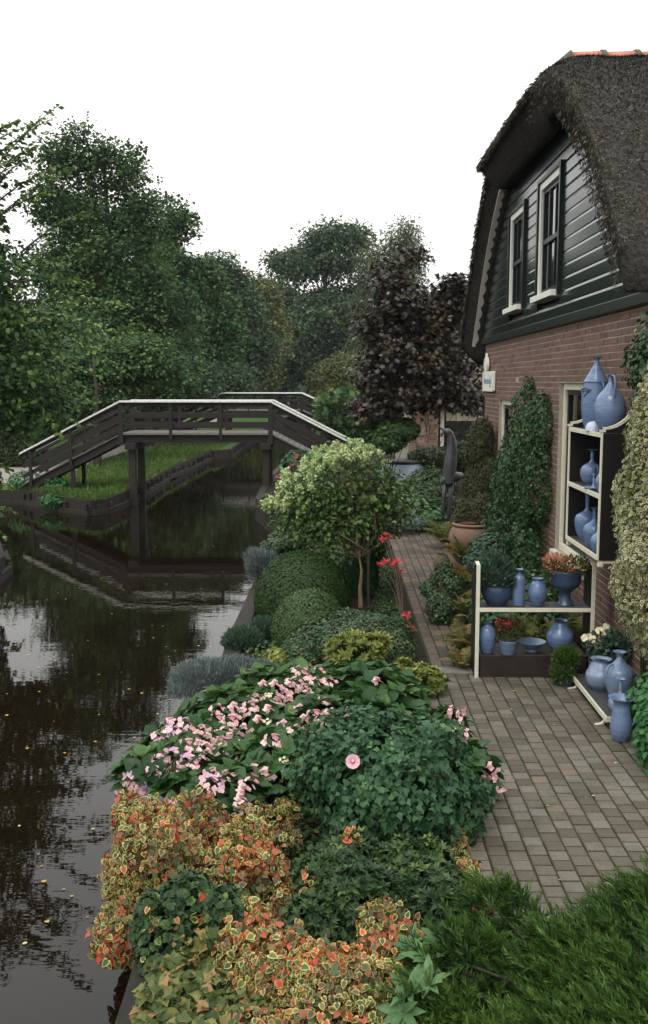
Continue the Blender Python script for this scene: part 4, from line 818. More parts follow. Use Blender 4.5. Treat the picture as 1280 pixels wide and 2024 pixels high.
for i, (x, y) in enumerate(hp):
    p, nn = hit(x, y, b, 1.02); h = bpy.data.objects.new('flower_head', heads[i % 4]); link(h, root); h.location = p+Vector((0, 0, .01))-root.location; h.rotation_euler = (rng.normal()*.4, rng.normal()*.4, rng.random()*6); h.scale = [rng.uniform(.9, 1.5)]*3

# box domes and shrubs
def dome(name, label, px, py, Y, rx, ry, n, size, mat='box', **k):
    c = AY(px, py, Y); s = Y/FL; zc = max(.06, c.z); return bush(name, label, 'shrub', [(c.x, c.y, zc, rx*s, rx*s, (py-(py-ry))*s*1.02)], n, size, DIA, mat, zmin=0.01, thick=.03, fill=.12, lumpy=.012, lsc=8, up=.0, rand=.42, **k)
BG = 'clipped box domes by the canal edge'
dome('box_dome', 'larger clipped box dome behind the small one, beside the canal edge', 597, 1188, 10.7, 98, 102, 24000, .024, group=BG)
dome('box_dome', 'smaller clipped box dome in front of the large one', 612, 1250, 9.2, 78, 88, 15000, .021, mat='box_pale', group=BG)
bush('conifer_shrub', 'dark green columnar conifer behind the trunk of the small standard tree', 'shrub', [BL(712,1140,11.6,36,75),BL(735,1080,11.8,26,35)], 9000, .05, SLIM, 'conifer', zmin=0.01, up=0, droop=-1.2, thick=.1)
def spiky(name, label, blobs, n, L, mat, wid=.5, cat='shrub', upw=1.3, rf=None):
    c = np.array(blobs).mean(0); base = np.array([c[0], c[1], 0]); P, N = shell(blobs, n, .2, .4, 0.01, .15, 8, .5); m = len(P); root = thing(name, label, cat, base)
    T = N*.9+np.array([0, 0, upw])*.7+rng.normal(size=(m, 3))*.35; leaves('foliage', P-base, nrm(rng.normal(size=(m, 3))), T, L*rng.uniform(.6, 1.3, m), SLIM, mat, root, rf(m) if rf else None, wid)
    mb = MB()
    for k in range(14): q = Vector(P[rng.integers(m)]-base); mb.tube([(0, 0, 0), q*.5+Vector((0, 0, .03)), q*.9], [.006, .004, .002], 5)
    mb.build('stems', 'bark', root); return root
spiky('lavender', 'pale grey spiky lavender on the quay edge left of the large box dome', [BL(518,1122,12.0,28,30),BL(500,1105,12.1,14,16)], 2600, .085, 'grey_shrub', .35)
bush('dark_shrub', 'green leafy plants between the large box dome and the quay', 'plant', [BL(570,1065,13.2,40,22),BL(540,1080,12.8,25,16)], 1800, .05, LEAF, 'holly', zmin=.0)
spiky('blue_green_shrub', 'blue-green low shrub below the small box dome on the quay edge', [BL(480,1275,9.2,42,34),BL(520,1255,9.4,30,28)], 5000, .06, 'blue_shrub', .6)
spiky('santolina', 'silver-grey feathery shrub spilling over the quay left of the hydrangea', [BL(400,1355,7.9,68,50),BL(470,1340,7.9,55,38),BL(370,1390,7.7,45,40),BL(520,1335,8.0,30,28)], 22000, .042, 'grey_shrub', .45)
bush('pale_shrub', 'small cream-tipped plant left of the holly shrub', 'plant', [BL(545,1305,8.5,24,24)], 700, .04, LEAF, 'yellow_shrub', zmin=0.01)
hb = [BL(700,1268,8.9,118,62),BL(600,1290,8.6,45,40),BL(770,1290,8.6,52,48)]
root = bush('holly_shrub', 'grey-green small-leaved shrub with red berries behind the hydrangea', 'shrub', hb, 20000, .030, LEAF, 'holly', zmin=0.01, lumpy=.12, lsc=9, stems=8)
P = np.array([list(hit(rng.uniform(590, 810), rng.uniform(1225, 1320), hb, 1.02)[0]-root.location) for _ in range(60)]); mb = MB()
for p in P: mb.lathe([(.001,-.006),(.006,0),(.001,.006)], tuple(p), 6)
mb.build('berries', 'red_berry' if 'red_berry' in MATS else flat('red_berry', (.45,.03,.02), .35, (.3,.02,.015)).name, root, fix=False)
def whorls(name, label, blobs, n, k, L, tmpl, mat, wid=1., cat='shrub', out=.55, zmin=.02, stems=6, extra=None):
    c = np.array(blobs).mean(0); base = np.array([c[0], c[1], 0]); P, N = shell(blobs, n, .12, .1, zmin, .1, 6, .8); N = nrm(N+np.array([0, 0, .7])+rng.normal(size=N.shape)*.2)
    root = thing(name, label, cat, base); rosettes('foliage', P-base, N, k, L, tmpl, mat, root, out, .18, wid); mb = MB()
    for q in P[:stems*3]: q = Vector(q-base); mb.tube([(q.x*.3, q.y*.3, 0), q*.6, q], [.008, .006, .004], 5)
    mb.build('stems', 'bark', root); return root
whorls('yellow_shrub', 'yellow-green upright shrub in front of the holly shrub', [BL(700,1290,8.2,58,38),BL(745,1275,8.2,22,24)], 170, 9, .07, SLIM, 'yellow_shrub', 1.5, out=1.3)
whorls('yellow_shrub', 'pale yellow-green plant beside the path, right of the hydrangea leaves', [BL(825,1345,7.75,52,30),BL(800,1325,7.8,26,18),BL(870,1350,7.7,18,15)], 170, 13, .05, SLIM, 'yellow_shrub', 1.8, out=.9)
# red flowers on thin stems by the path
rt = thing('red_flower_plant', 'thin-stemmed plant with red flower clusters at the left edge of the brick path', 'plant', tuple(G(797,1235)))
mb = MB(); PF = []
for (x, y, Y) in [(775,1118,9.9),(785,1112,9.95),(762,1112,9.9),(792,1130,9.85),(765,1060,10.1),(758,1068,10.1),(803,1215,9.6),(812,1242,9.5),(750,1120,9.95)]:
    p = AY(x, y, Y)-rt.location; PF.append(list(p)); mb.tube([(0, 0, 0), (p.x*.4, p.y*.4, p.z*.55), tuple(p)], [.005, .004, .003], 5)
mb.build('stems', 'bark_pale', rt, fix=False); PF = np.array(PF); rosettes('flowers', PF, nrm(np.tile([0, -.3, 1.], (len(PF), 1))+rng.normal(size=(len(PF), 3))*.2), 14, .062, SLIM, 'redflower', rt, .7, .4, 1.4)

# hydrangea
HB = [BL(690,1385,7.15,150,58),BL(560,1400,7.0,110,75),BL(470,1450,6.6,120,82),BL(380,1510,6.1,110,75),BL(300,1540,5.85,55,55),BL(560,1540,6.0,110,95),BL(640,1470,6.4,120,80),BL(420,1590,5.6,120,70)]
hy = whorls('hydrangea', 'large hydrangea with pink lacecap flowers over the canal edge', HB, 560, 7, .125, BIG, 'hydrangea', 1.05, out=.8, zmin=.08, stems=14)
def lacecap(n, mat, size, rad, name='flower_head'):
    P = []; N = []; T = []; R_ = []
    for k in range(n):
        a = 2*math.pi*k/n+rng.random()*.5; r = rad*(rng.uniform(.75, 1.05) if k > n*.35 else rng.uniform(0, .6)); c = Vector((r*math.cos(a), r*math.sin(a), .25*rad*(1-(r/rad)**2)+rng.normal()*.006)); nn = Vector((math.cos(a)*.6, math.sin(a)*.6, 1))+Vector(rng.normal(size=3))*.3; nn.normalize(); t0 = nn.cross(Vector((.2, .5, .9))).normalized(); rr = rng.random()
        for j in range(4):
            q = Matrix.Rotation(j*math.pi/2+a, 3, nn)@t0; P.append(c); T.append(q); N.append(nn+q*-.25); R_.append(min(1, max(0, rr+rng.normal()*.1)))
    o = leaves(name, np.array(P), np.array(N), np.array(T), size*rng.uniform(.8, 1.15, len(P)), PETAL, mat, None, np.array(R_), 1.25); me = o.data; bpy.data.objects.remove(o); return me
pk = [lacecap(n_, 'pinkish', .020, r_) for n_, r_ in ((12,.06),(9,.05),(15,.07),(6,.035))]; ll = [lacecap(16, 'lilac', .022, .062), lacecap(12, 'lilac', .022, .05)]; wt = [lacecap(16, 'whiteish', .011, .028), lacecap(9, 'whiteish', .012, .03)]
PKP = [(600,1335),(580,1345),(560,1368),(543,1350),(632,1325),(622,1345),(570,1385),(592,1398),(622,1412),(655,1405),(690,1408),(560,1430),(618,1441),(585,1440),(475,1408),(462,1395),(455,1422),(430,1398),(398,1440),(390,1468),(432,1465),(470,1470),(505,1378),(520,1350),(640,1385),(705,1420),(735,1415),(672,1440),(540,1462),(445,1530),(420,1525),(480,1558),(500,1520),(478,1590),(410,1490),(745,1345),(385,1510),(652,1345),(480,1440),(510,1420),(600,1360),(615,1375),(575,1358),(640,1345),(612,1322),(590,1322),(548,1385),(530,1400),(495,1395),(440,1445),(410,1460),(455,1455),(370,1470),(405,1475),(445,1500),(400,1505),(430,1420),(660,1425),(640,1418),(600,1420),(725,1432),(490,1545),(520,1530),(475,1575)]
LLP = [(335,1430),(350,1440),(370,1428),(320,1452),(345,1490),(330,1512),(372,1502),(390,1488),(355,1518),(305,1520),(262,1538),(250,1552),(240,1565),(275,1555),(352,1595),(345,1608),(420,1545),(315,1500)]
WTP = [(530,1373),(527,1424),(462,1445),(478,1468),(300,1650),(560,1500)]
for lst, ms in ((PKP, pk), (LLP, ll), (WTP, wt)):
    for i, (x, y) in enumerate(lst):
        p, nn = hit(x, y, HB, 1.13); h = bpy.data.objects.new('flower_head', ms[i % len(ms)]); link(h, hy); h.location = p-hy.location
        q = (nn+Vector((0, -.5, .6))).normalized().to_track_quat('Z', 'Y'); h.rotation_euler = q.to_euler(); s = rng.uniform(.8, 1.1)*(1.12 if lst is LLP else .95); h.scale = (s, s, s)
HR = [BL(880,1440,6.3,45,35),BL(935,1530,5.7,45,60)]
h2 = whorls('hydrangea', 'small pale pink hydrangea at the terrace edge, behind the round green shrub', HR, 45, 6, .10, BIG, 'hydrangea', 1.2, zmin=.05, stems=5)
for i, (x, y) in enumerate([(885,1412),(903,1418),(905,1452),(890,1450),(962,1525),(972,1545),(985,1568),(960,1580),(950,1545),(915,1460)]):
    p, nn = hit(x, y, HR, 1.1); h = bpy.data.objects.new('flower_head', pk[1+(i % 3)]); link(h, h2); h.location = p-h2.location+Vector((.02, 0, .02)); h.rotation_euler = (rng.normal()*.5+.5, rng.normal()*.4+.3, rng.random()*6); h.scale = [.8]*3
# round hibiscus with its single flower
c = AY(765, 1560, 5.3); IB = [(c.x, c.y, .30, .50, .46, .36), (c.x-.12, c.y+.05, .34, .38, .36, .34), (c.x+.16, c.y+.02, .27, .36, .36, .33)]
hi = bush('hibiscus', 'round dark green shrub with one open pink flower, centre of the bed', 'shrub', IB, 12500, .042, LOBE, 'hibiscus', zmin=.03, thick=.15, lumpy=.26, lsc=14, up=.4, rand=.95, stems=10, fill=.25)
p, nn = hit(697, 1505, IB, 1.07); fo = np.array(p-hi.location); k = 10; a = np.arange(k)*2*math.pi/k
vd = (Vector((0, 0, H))-p).normalized(); t0 = vd.cross(Vector((0, 0, 1))).normalized(); t1 = vd.cross(t0)
T = np.array([list(t0*math.cos(x)+t1*math.sin(x)+vd*.35) for x in a]); fl = leaves('flower', np.tile(fo, (k, 1)), np.tile(list(vd), (k, 1))-T*.3, T, .040, PETAL, 'lilac', hi, np.full(k, .45), 1.2)
mb = MB(); mb.tube([Vector(fo)+vd*.004, Vector(fo)+vd*.03], [.009, .004], 6); mb.build('stamen', 'cream', hi)
leaves('flower_throat', np.tile(fo, (6, 1))+np.array(vd)*.004, np.tile(list(vd), (6, 1)), T[:6:1]*1., .014, PETAL, 'redflower', hi, np.full(6, .9), 1.2)

# ground planting
azl = [('azalea', 'dark narrow-leaved shrub in front of the hibiscus', [GB(650,1760,70,45,.20),GB(720,1800,80,45,.20),GB(690,1710,60,30,.18),GB(620,1830,50,30,.14)]),
       ('azalea', 'narrow-leaved shrub between the variegated mat and the juniper', [GB(820,1780,70,45,.22),GB(790,1730,55,30,.2),GB(870,1820,50,35,.2),GB(850,1730,40,30,.2)]),
       ('azalea', 'dark small-leaved shrub above the yellow-green leaves, near the quay', [GB(370,1830,70,45,.26),GB(330,1880,50,40,.2),GB(430,1850,55,40,.22),GB(300,1850,35,35,.22),GB(450,1800,40,30,.12)])]
for i, (nm, lb, bl) in enumerate(azl): whorls(nm, lb, bl, 900, 9, .042 if i < 2 else .026, SLIM if i < 2 else LEAF, 'azalea', 1.5 if i < 2 else 1.3, out=.8, stems=4)
def hout(label, blobs, n, bias=0., nm='houttuynia'):
    P, N = shell(blobs, n, .30, .35, -.2, .30, 11, .6); m = len(P); N = nrm(N*.8+np.array([0, -.3, .5])+rng.normal(size=(m, 3))*.5); T = np.array([0, -.25, -.75])+rng.normal(size=(m, 3))*.8
    cl = lump(P, 9, 2); rv = np.clip(rng.beta(1.4, 1.9, m)+cl*.34+bias, 0, 1); r2 = np.clip(rng.beta(1.5, 1.5, m)-lump(P, 12, 7)*.3-bias*.3, 0, 1)
    c = np.array(blobs).mean(0); base = np.array([c[0], c[1], 0]); o = leaves(nm, P-base, N, T, .031*rng.uniform(.5, 1.3, m), HEART, 'varieg', None, rv, 1., r2); o.location = base
    return tag(o, label, 'ground cover', kind='stuff')
hout('red, yellow and green variegated ground cover hanging over the quay at the left', [GB(290,1650,65,45,.26),GB(400,1670,85,45,.28),GB(255,1720,45,50,.24),GB(340,1720,75,50,.28),GB(480,1700,60,45,.26),GB(440,1750,60,40,.2),GB(250,1620,30,30,.2),GB(530,1740,35,35,.18),(-1.0,4.85,-.08,.17,.34,.22),(-1.02,4.45,-.12,.13,.26,.22),(-.95,5.2,-.02,.15,.3,.2)], 13000, .02)
hout('red and yellow variegated ground cover mat along the bottom edge', [GB(500,1850,55,35,.16),GB(470,1920,50,45,.18),GB(560,1910,80,45,.18),GB(650,1940,90,45,.20),GB(740,1930,70,45,.2),GB(560,1985,110,45,.2),GB(700,2000,110,45,.2),GB(620,2060,200,50,.18),GB(790,1880,40,40,.16),GB(750,1850,45,30,.16),GB(560,1800,25,20,.12)], 18000, .07)
hout('variegated ground cover climbing the terrace side of the hibiscus', [BL(900,1670,5.05,35,55),BL(925,1730,4.85,32,40),GB(950,1790,28,28,.14),BL(885,1630,5.1,30,25)], 1800, .02)
hout('variegated sprigs poking through the dark small-leaved shrub and yellow-green leaves', [GB(350,1905,14,10,.26),GB(400,1870,12,10,.28),GB(300,1900,16,12,.24),GB(440,1890,14,12,.22),GB(390,1960,12,10,.2)], 150, 0)
hout('small red variegated sprigs below the hibiscus centre', [BL(688,1690,4.72,18,40),BL(695,1650,4.75,18,18),GB(690,1740,20,20,.12)], 300, .25)
hout('variegated sprig between the dark narrow-leaved shrubs', [GB(610,1790,22,25,.16),GB(590,1850,20,18,.12),GB(640,1850,18,14,.1)], 260, .05)
hout('variegated sprigs among the hydrangea leaves at the left', [BL(500,1610,5.3,45,25),BL(560,1600,5.25,32,28),BL(545,1655,5.05,50,30),BL(340,1545,5.7,40,20)], 700, -.05)
P, N = shell([GB(355,1960,50,40,.16),GB(420,1990,60,45,.16),GB(330,2020,50,45,.16),GB(400,1920,45,25,.16),GB(470,2030,60,40,.14),GB(380,2080,120,40,.14)], 4200, .25, .3, -.05, .2, 9); m = len(P)
o = leaves('heuchera', P, nrm(N*.4+np.array([0, -.2, 1])+rng.normal(size=(m, 3))*.4), rng.normal(size=(m, 3))+np.array([0, -.5, -.2]), .05*rng.uniform(.5, 1.2, m), LOBE, 'heuchera', None, None, 1.25); tag(o, 'yellow-green leafy ground cover beside the quay at the bottom', 'ground cover', kind='stuff')
P, N = shell([(-.35,8.6,0,.55,1.5,.12),(-.3,6.4,0,.5,1.4,.18),(.35,7.4,0,.4,.9,.15),(0,4.2,-.02,.85,1.5,.07),(-.2,5.0,-.02,.65,1.0,.08),(.45,5.0,-.02,.35,.9,.08),(.3,3.3,0,.6,.8,.06),(.55,10.2,0,.25,1.3,.10),(.5,12.5,0,.3,1.3,.15),(-.35,11.0,0,.5,1.2,.12),(-.2,13,0,.6,1.4,.15)], 22000, .3, .3, 0, .1, 6, .5); m = len(P)
o = leaves('low_leaves', P, nrm(N*.4+np.array([0, 0, 1])+rng.normal(size=(m, 3))*.5), rng.normal(size=(m, 3)), .04*rng.uniform(.6, 1.2, m), LEAF, 'azalea'); tag(o, 'low dark green leaves covering the soil between the shrubs', 'ground cover', kind='stuff')
# rhododendron whorls
rd = thing('rhododendron', 'pale long-leaved rhododendron shoots beside the juniper', 'shrub', tuple(G(850,1990,0)))
PR = [AY(x, y, Y)-rd.location for x, y, Y in [(868,1862,3.75),(840,1898,3.65),(815,1880,3.75),(812,1965,3.45),(795,2000,3.4),(765,2012,3.45),(975,1772,4.3),(850,1945,3.5)]]
rosettes('foliage', np.array([list(p) for p in PR]), nrm(np.tile([-.1, -.35, 1.], (len(PR), 1))+rng.normal(size=(len(PR), 3))*.25), 9, .098, BIG, 'rhodo', rd, .85, .2, .55)
mb = MB()
for p in PR: mb.tube([(0, 0, 0), p*.5, p], [.008, .007, .005], 6)
mb.build('stems', 'bark', rd, fix=False)
# juniper
JB = [(1.32,3.55,.06,.68,.42,.36),(1.50,3.92,.13,.46,.34,.36),(1.0,3.25,.04,.50,.40,.28),(.64,3.30,-.03,.40,.38,.22),(1.08,3.75,.04,.32,.28,.26),(1.35,2.95,.10,.7,.5,.38),(.8,2.95,-.04,.45,.42,.26),GB(900,1965,100,40,.26),GB(985,1850,70,30,.26),GB(840,2030,90,40,.2)]
P, N = shell(JB, 3600, .12, .25, .0, .22, 6, .8); n = len(P); jb = np.array([1.0, 3.6, 0]); jn = thing('juniper', 'feathery green juniper filling the lower right corner', 'shrub', jb)
PP = []; TT = []; SS = []; RR = []
main = nrm(N*.75+np.array([-.55, .1, .45])+rng.normal(size=(n, 3))*.32); L = .16*rng.uniform(.6, 1.3, n); tip = lump(P, 6, 5)*.2
perp = nrm(np.cross(main, rng.normal(size=(n, 3)))); perp2 = np.cross(main, perp)
for j in range(30):
    t = j/29; a = j*2.4; sd = perp*math.cos(a)+perp2*math.sin(a)*.6; q = P+main*(L*(t-.35))[:, None]; q[:, 2] += -.03*(t**2)+.0
    PP.append(q); TT.append(main*.9+sd*.75*(1-.4*t)+rng.normal(size=(n, 3))*.12); SS.append(L*.36*(1-.62*t)*rng.uniform(.7, 1.2, n)); RR.append(np.clip(.18+.42*t+tip+rng.normal(size=n)*.12, 0, 1))
leaves('foliage', np.concatenate(PP)-jb, rng.normal(size=(n*30, 3)), np.concatenate(TT), np.concatenate(SS), SLIM, 'juniper', jn, np.concatenate(RR), .6)
mb = MB()
for k in range(70): q = Vector(P[k]-jb); mb.tube([(q.x*.3, q.y*.3, 0), (q.x*.6, q.y*.6, q.z*.7), tuple(q)], [.012, .007, .003], 5)
mb.build('branches', 'bark', jn, fix=False)
# ================================================================== POTTERY AND STANDS
def pot(name, label, cat, loc, prof, mat, handle=None, group='blue glazed pottery', rim=None, n=30, extra=None, hole=True):
    loc = Vector(loc); root = thing(name, label, cat, loc, group); mb = MB()
    r1, z1 = prof[-1]; pf = list(prof)
    if hole: q = [p for p in prof if z1*.35 < p[1] < z1-.004]; pf += [(r1-.006, z1-.001)]+[(max(r_-.009, .003), z_) for r_, z_ in reversed(q)]+[(.001, z1*.35)]
    mb.lathe(pf, n=n); mb.build('body', mat, root, True)
    if handle:
        mb = MB(); mb.tube([Vector(h) for h in smooth(handle)], .009 if not isinstance(mat, tuple) else .01, 7); mb.build('handle', mat, root, True, fix=False)
    return root
def smooth(pts, k=5):
    pts = [Vector(p) for p in pts]; out = []
    for i in range(len(pts)-1):
        p0 = pts[max(i-1, 0)]; p1 = pts[i]; p2 = pts[i+1]; p3 = pts[min(i+2, len(pts)-1)]
        for j in range(k):
            t = j/k; out.append(.5*((2*p1)+(p2-p0)*t+(2*p0-5*p1+4*p2-p3)*t*t+(-p0+3*p1-3*p2+p3)*t**3))
    return out+[pts[-1]]
def curve(prof, k=5): return [(v.x, v.y) for v in smooth([(r, z, 0) for r, z in prof], k)]
def vase(h, r, neck, belly=.4, foot=.5, lip=1.6, necklen=.25):
    """round vase of height h, belly radius r at height belly*h, neck radius, flared lip"""
    return [(r*foot*.9, 0), (r*foot, .004)]+curve([(r*foot, .006), (r*.86, h*belly*.42), (r, h*belly), (r*.82, h*(belly+(1-necklen-belly)*.55)), (neck*1.25, h*(1-necklen)), (neck, h*(1-necklen*.5)), (neck*1.05, h*.95), (neck*lip, h)])
# --- wall cabinet
CX0, CX1, CY0, CY1, CZ0, CZ1 = 2.04, 2.325, 7.70, 8.80, 1.115, 2.105
cb = thing('wall_cabinet', 'black open wall cabinet with cream edges, hung beside the window', 'cabinet', (CX1, (CY0+CY1)/2, CZ0)); o = cb.location
t = .028
def cpart(mb, nm, mat, **k): return local(mb, o).build(nm, mat, cb, **k)
for y in (CY0, CY1-t):
    mb = MB(); mb.box((CX0+.012, y, CZ0), (CX1, y+t, CZ1)); cpart(mb, 'side_panel', 'dark_paint')
    mb = MB(); mb.box((CX0, y-.002, CZ0-.0), (CX0+.0125, y+t+.002, CZ1+.01)); cpart(mb, 'edge_strip', 'cream', bevel=.002)
    # curved gallery wing above, rising to the wall
    poly = [(CX0+.0, CZ1+.004)]+[(CX0+.02+.255*math.sin(a), CZ1+.03+.27*(1-math.cos(a))) for a in np.linspace(0, math.pi/2, 9)]+[(CX1, CZ1+.004)]
    mb = MB(); mb.prism(poly, 1, y+.003, y+t-.003); cpart(mb, 'gallery_side', 'dark_paint')
    mb = MB(); pts = [(p[0], p[1]) for p in poly[1:-1]]
    V = []
    for px, pz in pts:
        for dy, dz in ((-.003, 0), (t+.003, 0), (t+.003, .018), (-.003, .018)): V.append((px-dz*.7, y+dy, pz+dz))
    mb.add(V, [(4*i+a, 4*i+(a+1)%4, 4*i+4+(a+1)%4, 4*i+4+a) for i in range(len(pts)-1) for a in range(4)]+[(3,2,1,0), tuple(4*(len(pts)-1)+a for a in range(4))]); mb.box((CX0-.012, y-.004, CZ1+.012), (CX0+.03, y+t+.004, CZ1+.03)); cpart(mb, 'gallery_edge', 'cream')
CM = 1.60
for z in (CZ0, CM, CZ1-t):
    mb = MB(); mb.box((CX0+.014, CY0+t, z), (CX1-.01, CY1-t, z+t)); cpart(mb, 'shelf', 'shelf_grey' if 'shelf_grey' in MATS else flat('shelf_grey', (.05,.05,.055), .6, (.03,.03,.03)).name)
    mb = MB(); mb.box((CX0+.001, CY0+t+.003, z-.004), (CX0+.0135, CY1-t-.003, z+t+.006)); cpart(mb, 'edge_strip', 'cream', bevel=.002)
mb = MB(); mb.box((CX1-.009, CY0+t, CZ0), (CX1+.006, CY1-t, CZ1+.1)); cpart(mb, 'back_panel', 'dark_paint')
for y in (CY0+.01, CY1-.03): mb = MB(); mb.box((CX0+.01, y-.01, CZ0-.055), (CX0+.05, y+.035, CZ0-.015)); mb.box((CX0+.02, y, CZ0-.03), (CX0+.2, y+.02, CZ0-.002)); cpart(mb, 'foot', 'cream', bevel=.006)
zt = CZ1+.002
def top_at(px, X): p = AX(px, 840, X); return (p.x, p.y, zt)
CAB = 'blue glazed pottery on the wall cabinet'
j1 = pot('lidded_jug', 'tall blue jug with flared stopper and leaf decoration on top of the cabinet', 'jug', (2.19, 8.50, zt), [(.075,0)]+curve([(.088,.01),(.112,.12),(.118,.25),(.104,.36),(.10,.385)])+[(.106,.39),(.106,.40)]+curve([(.098,.405),(.062,.47),(.028,.53),(.018,.565),(.022,.585),(.040,.600)]), 'glaze', [(.02,-.105,.385),(.02,-.165,.375),(.02,-.165,.28),(.01,-.115,.22)], CAB)
mb = MB()
for (a, z, r) in [(2.8,.335,.018),(3.0,.315,.015),(3.15,.34,.02),(3.3,.32,.016),(3.45,.335,.014),(2.65,.31,.012),(3.2,.29,.012),(3.6,.31,.012)]:
    c = Vector((.112*math.cos(a+.35), .112*math.sin(a+.35), z)); mb.lathe([(.001,-r*.3),(r,0),(.001,r*.3)], tuple(c), 8)
mb.tube([( .117*math.cos(a), .117*math.sin(a), .30+.03*math.sin(a*5)) for a in np.linspace(2.8, 4.1, 10)], .005, 5); mb.build('leaf_relief', 'glaze_dark', j1)
pot('round_jug', 'round-bellied narrow-necked blue jug with loop handle on top of the cabinet', 'jug', (2.17, 7.97, zt), [(.06,0)]+curve([(.065,.004),(.108,.07),(.128,.17),(.105,.27),(.05,.34),(.022,.39),(.018,.43),(.034,.452)]), 'glaze', [(.0,-.03,.443),(.0,-.105,.43),(.0,-.125,.34),(.0,-.10,.255)], CAB)
pot('small_bowl', 'small pale blue upturned bowl between the two jugs on the cabinet', 'bowl', (2.10, 8.13, zt), curve([(.082,0),(.076,.035),(.055,.066),(.02,.078),(.002,.079)]), 'glaze_white', None, CAB, hole=False)
pot('bottle_vase', 'round blue bottle with flared mouth on the middle cabinet shelf', 'vase', (2.18, 8.50, CM+t), vase(.30,.098,.017,.36,.5,3.2,.33), 'glaze', None, CAB)
cs = thing('candle_holder', 'pale blue candlestick with ring handle and saucer on the middle cabinet shelf', 'candle holder', (2.11, 8.14, CM+t), CAB)
mb = MB(); mb.lathe([(.03,0),(.075,.006),(.088,.018),(.086,.021),(.03,.010),(.022,.02),(.012,.06),(.016,.07),(.012,.08),(.012,.11),(.022,.125),(.020,.128),(.010,.12)], n=24); mb.build('body', 'glaze_pale', cs, True)
mb = MB(); mb.tube([(.0, -.012-.06*(1-math.cos(a)), .13+.085*math.sin(a)-.02) for a in np.linspace(-.9, 3.5, 18)], .006, 6); mb.build('handle', 'glaze_dark', cs, True, fix=False)
pot('squat_vase', 'blue vase half hidden by the right edge of the middle cabinet shelf', 'vase', (2.14, 7.86, CM+t), vase(.22,.095,.035,.42,.6,1.4,.2), 'glaze', None, CAB)
pot('bottle_vase', 'tall blue teardrop bottle, leftmost on the bottom cabinet shelf', 'vase', (2.17, 8.56, CZ0+t), vase(.40,.108,.020,.42,.55,1.5,.35), 'glaze', None, CAB)
pot('bottle_vase', 'blue teardrop bottle in the middle of the bottom cabinet shelf', 'vase', (2.13, 8.16, CZ0+t), vase(.33,.095,.018,.40,.6,2.0,.32), 'glaze', None, CAB)
pot('squat_vase', 'short blue vase at the right end of the bottom cabinet shelf', 'vase', (2.12, 7.90, CZ0+t), vase(.21,.088,.03,.45,.6,1.5,.22), 'glaze', None, CAB)
# --- free-standing shelf stand
SY0, SY1 = 8.18, 8.46
p = AY(940, 1340, SY0); xl = AY(941, 1330, SY0).x; xr = AY(1169, 1190, SY0).x; zs = AY(1050, 1203, SY0).z; zl = AY(940, 1120, SY0).z; zb0 = AY(1000, 1296, SY0).z
st = thing('shelf_stand', 'two-tier plant stand with cream front edges on the terrace', 'plant stand', ((xl+xr)/2, SY0+.14, 0)); o = st.location
def spart(mb, nm, mat, **k): return local(mb, o).build(nm, mat, st, **k)
for x in (xl-.012, xr-.0):
    mb = MB(); mb.prism([(SY0+.012, 0), (SY1, 0), (SY1, zl-.12), (SY0+.10, zl+.015), (SY0+.012, zl)], 0, x, x+.028); spart(mb, 'side_panel', 'dark_paint')
    mb = MB(); mb.box((x-.002, SY0, 0), (x+.03, SY0+.013, zl+.005)); mb.bar((x+.014, SY0+.005, zl+.008), (x+.014, SY0+.10, zl+.024), .032, .012); spart(mb, 'edge_strip', 'cream', bevel=.002)
mb = MB(); mb.box((xl+.017, SY0+.014, zs-.025), (xr-.001, SY1-.01, zs)); spart(mb, 'shelf', 'shelf_grey')
mb = MB(); mb.box((xl+.018, SY0+.001, zs-.030), (xr-.003, SY0+.0135, zs+.004)); spart(mb, 'edge_strip', 'cream', bevel=.002)
mb = MB(); mb.box((xl+.03, SY0+.02, .0), (xr-.02, SY1+.15, zb0)); spart(mb, 'plinth', 'timber_wet', bevel=.006)
def on(px, Y, z): q = AY(px, 1200, Y); return (q.x, Y, z)
SG = 'blue glazed pottery on the plant stand'; yU = 8.30
planter = pot('planter', 'wide dark blue planter with grey-green plant, left end of the stand', 'planter', on(981, 8.33, zs), [(.075,0)]+curve([(.08,.004),(.115,.06),(.128,.12),(.122,.17)])+[(.13,.175)], 'glaze_dark', None, SG)
def plant_in(root, blobs, n, size, tmpl, mat, name='plant', wid=1., spik=False):
    P, N = shell(blobs, n, .25, .35, None, .15, 12, .4); m = len(P); T = N+np.array([0, 0, .9 if spik else -.1])+rng.normal(size=(m, 3))*.5
    leaves(name, P, nrm(N*.5+np.array([0, 0, .7])+rng.normal(size=(m, 3))*.6), T, size*rng.uniform(.6, 1.3, m), tmpl, mat, root, None, wid)
plant_in(planter, [(-.02,0,.25,.16,.13,.12),(-.03,0,.36,.12,.1,.10),(.05,0,.22,.14,.12,.08)], 1600, .05, SLIM, 'blue_shrub', spik=True)
pot('bottle_vase', 'slim blue bottle vase, second from the left on the upper stand shelf', 'vase', on(1024, yU, zs), [(.045,0)]+curve([(.05,.004),(.053,.08),(.052,.2),(.045,.245),(.018,.275),(.016,.29),(.042,.315)]), 'glaze', None, SG)
pot('oval_vase', 'oval blue vase with flared neck, third on the upper stand shelf', 'vase', on(1061, yU, zs), [(.045,0)]+curve([(.05,.004),(.075,.07),(.080,.12),(.062,.18),(.036,.21),(.034,.22),(.048,.237)]), 'glaze', None, SG)
gb = pot('goblet_planter', 'dark blue footed planter with pink heather, right end of the upper stand shelf', 'planter', on(1116, 8.33, zs), [(.075,0)]+curve([(.07,.01),(.05,.05),(.047,.10),(.075,.135),(.118,.18),(.13,.25),(.135,.30)]), 'glaze_dark', None, SG)
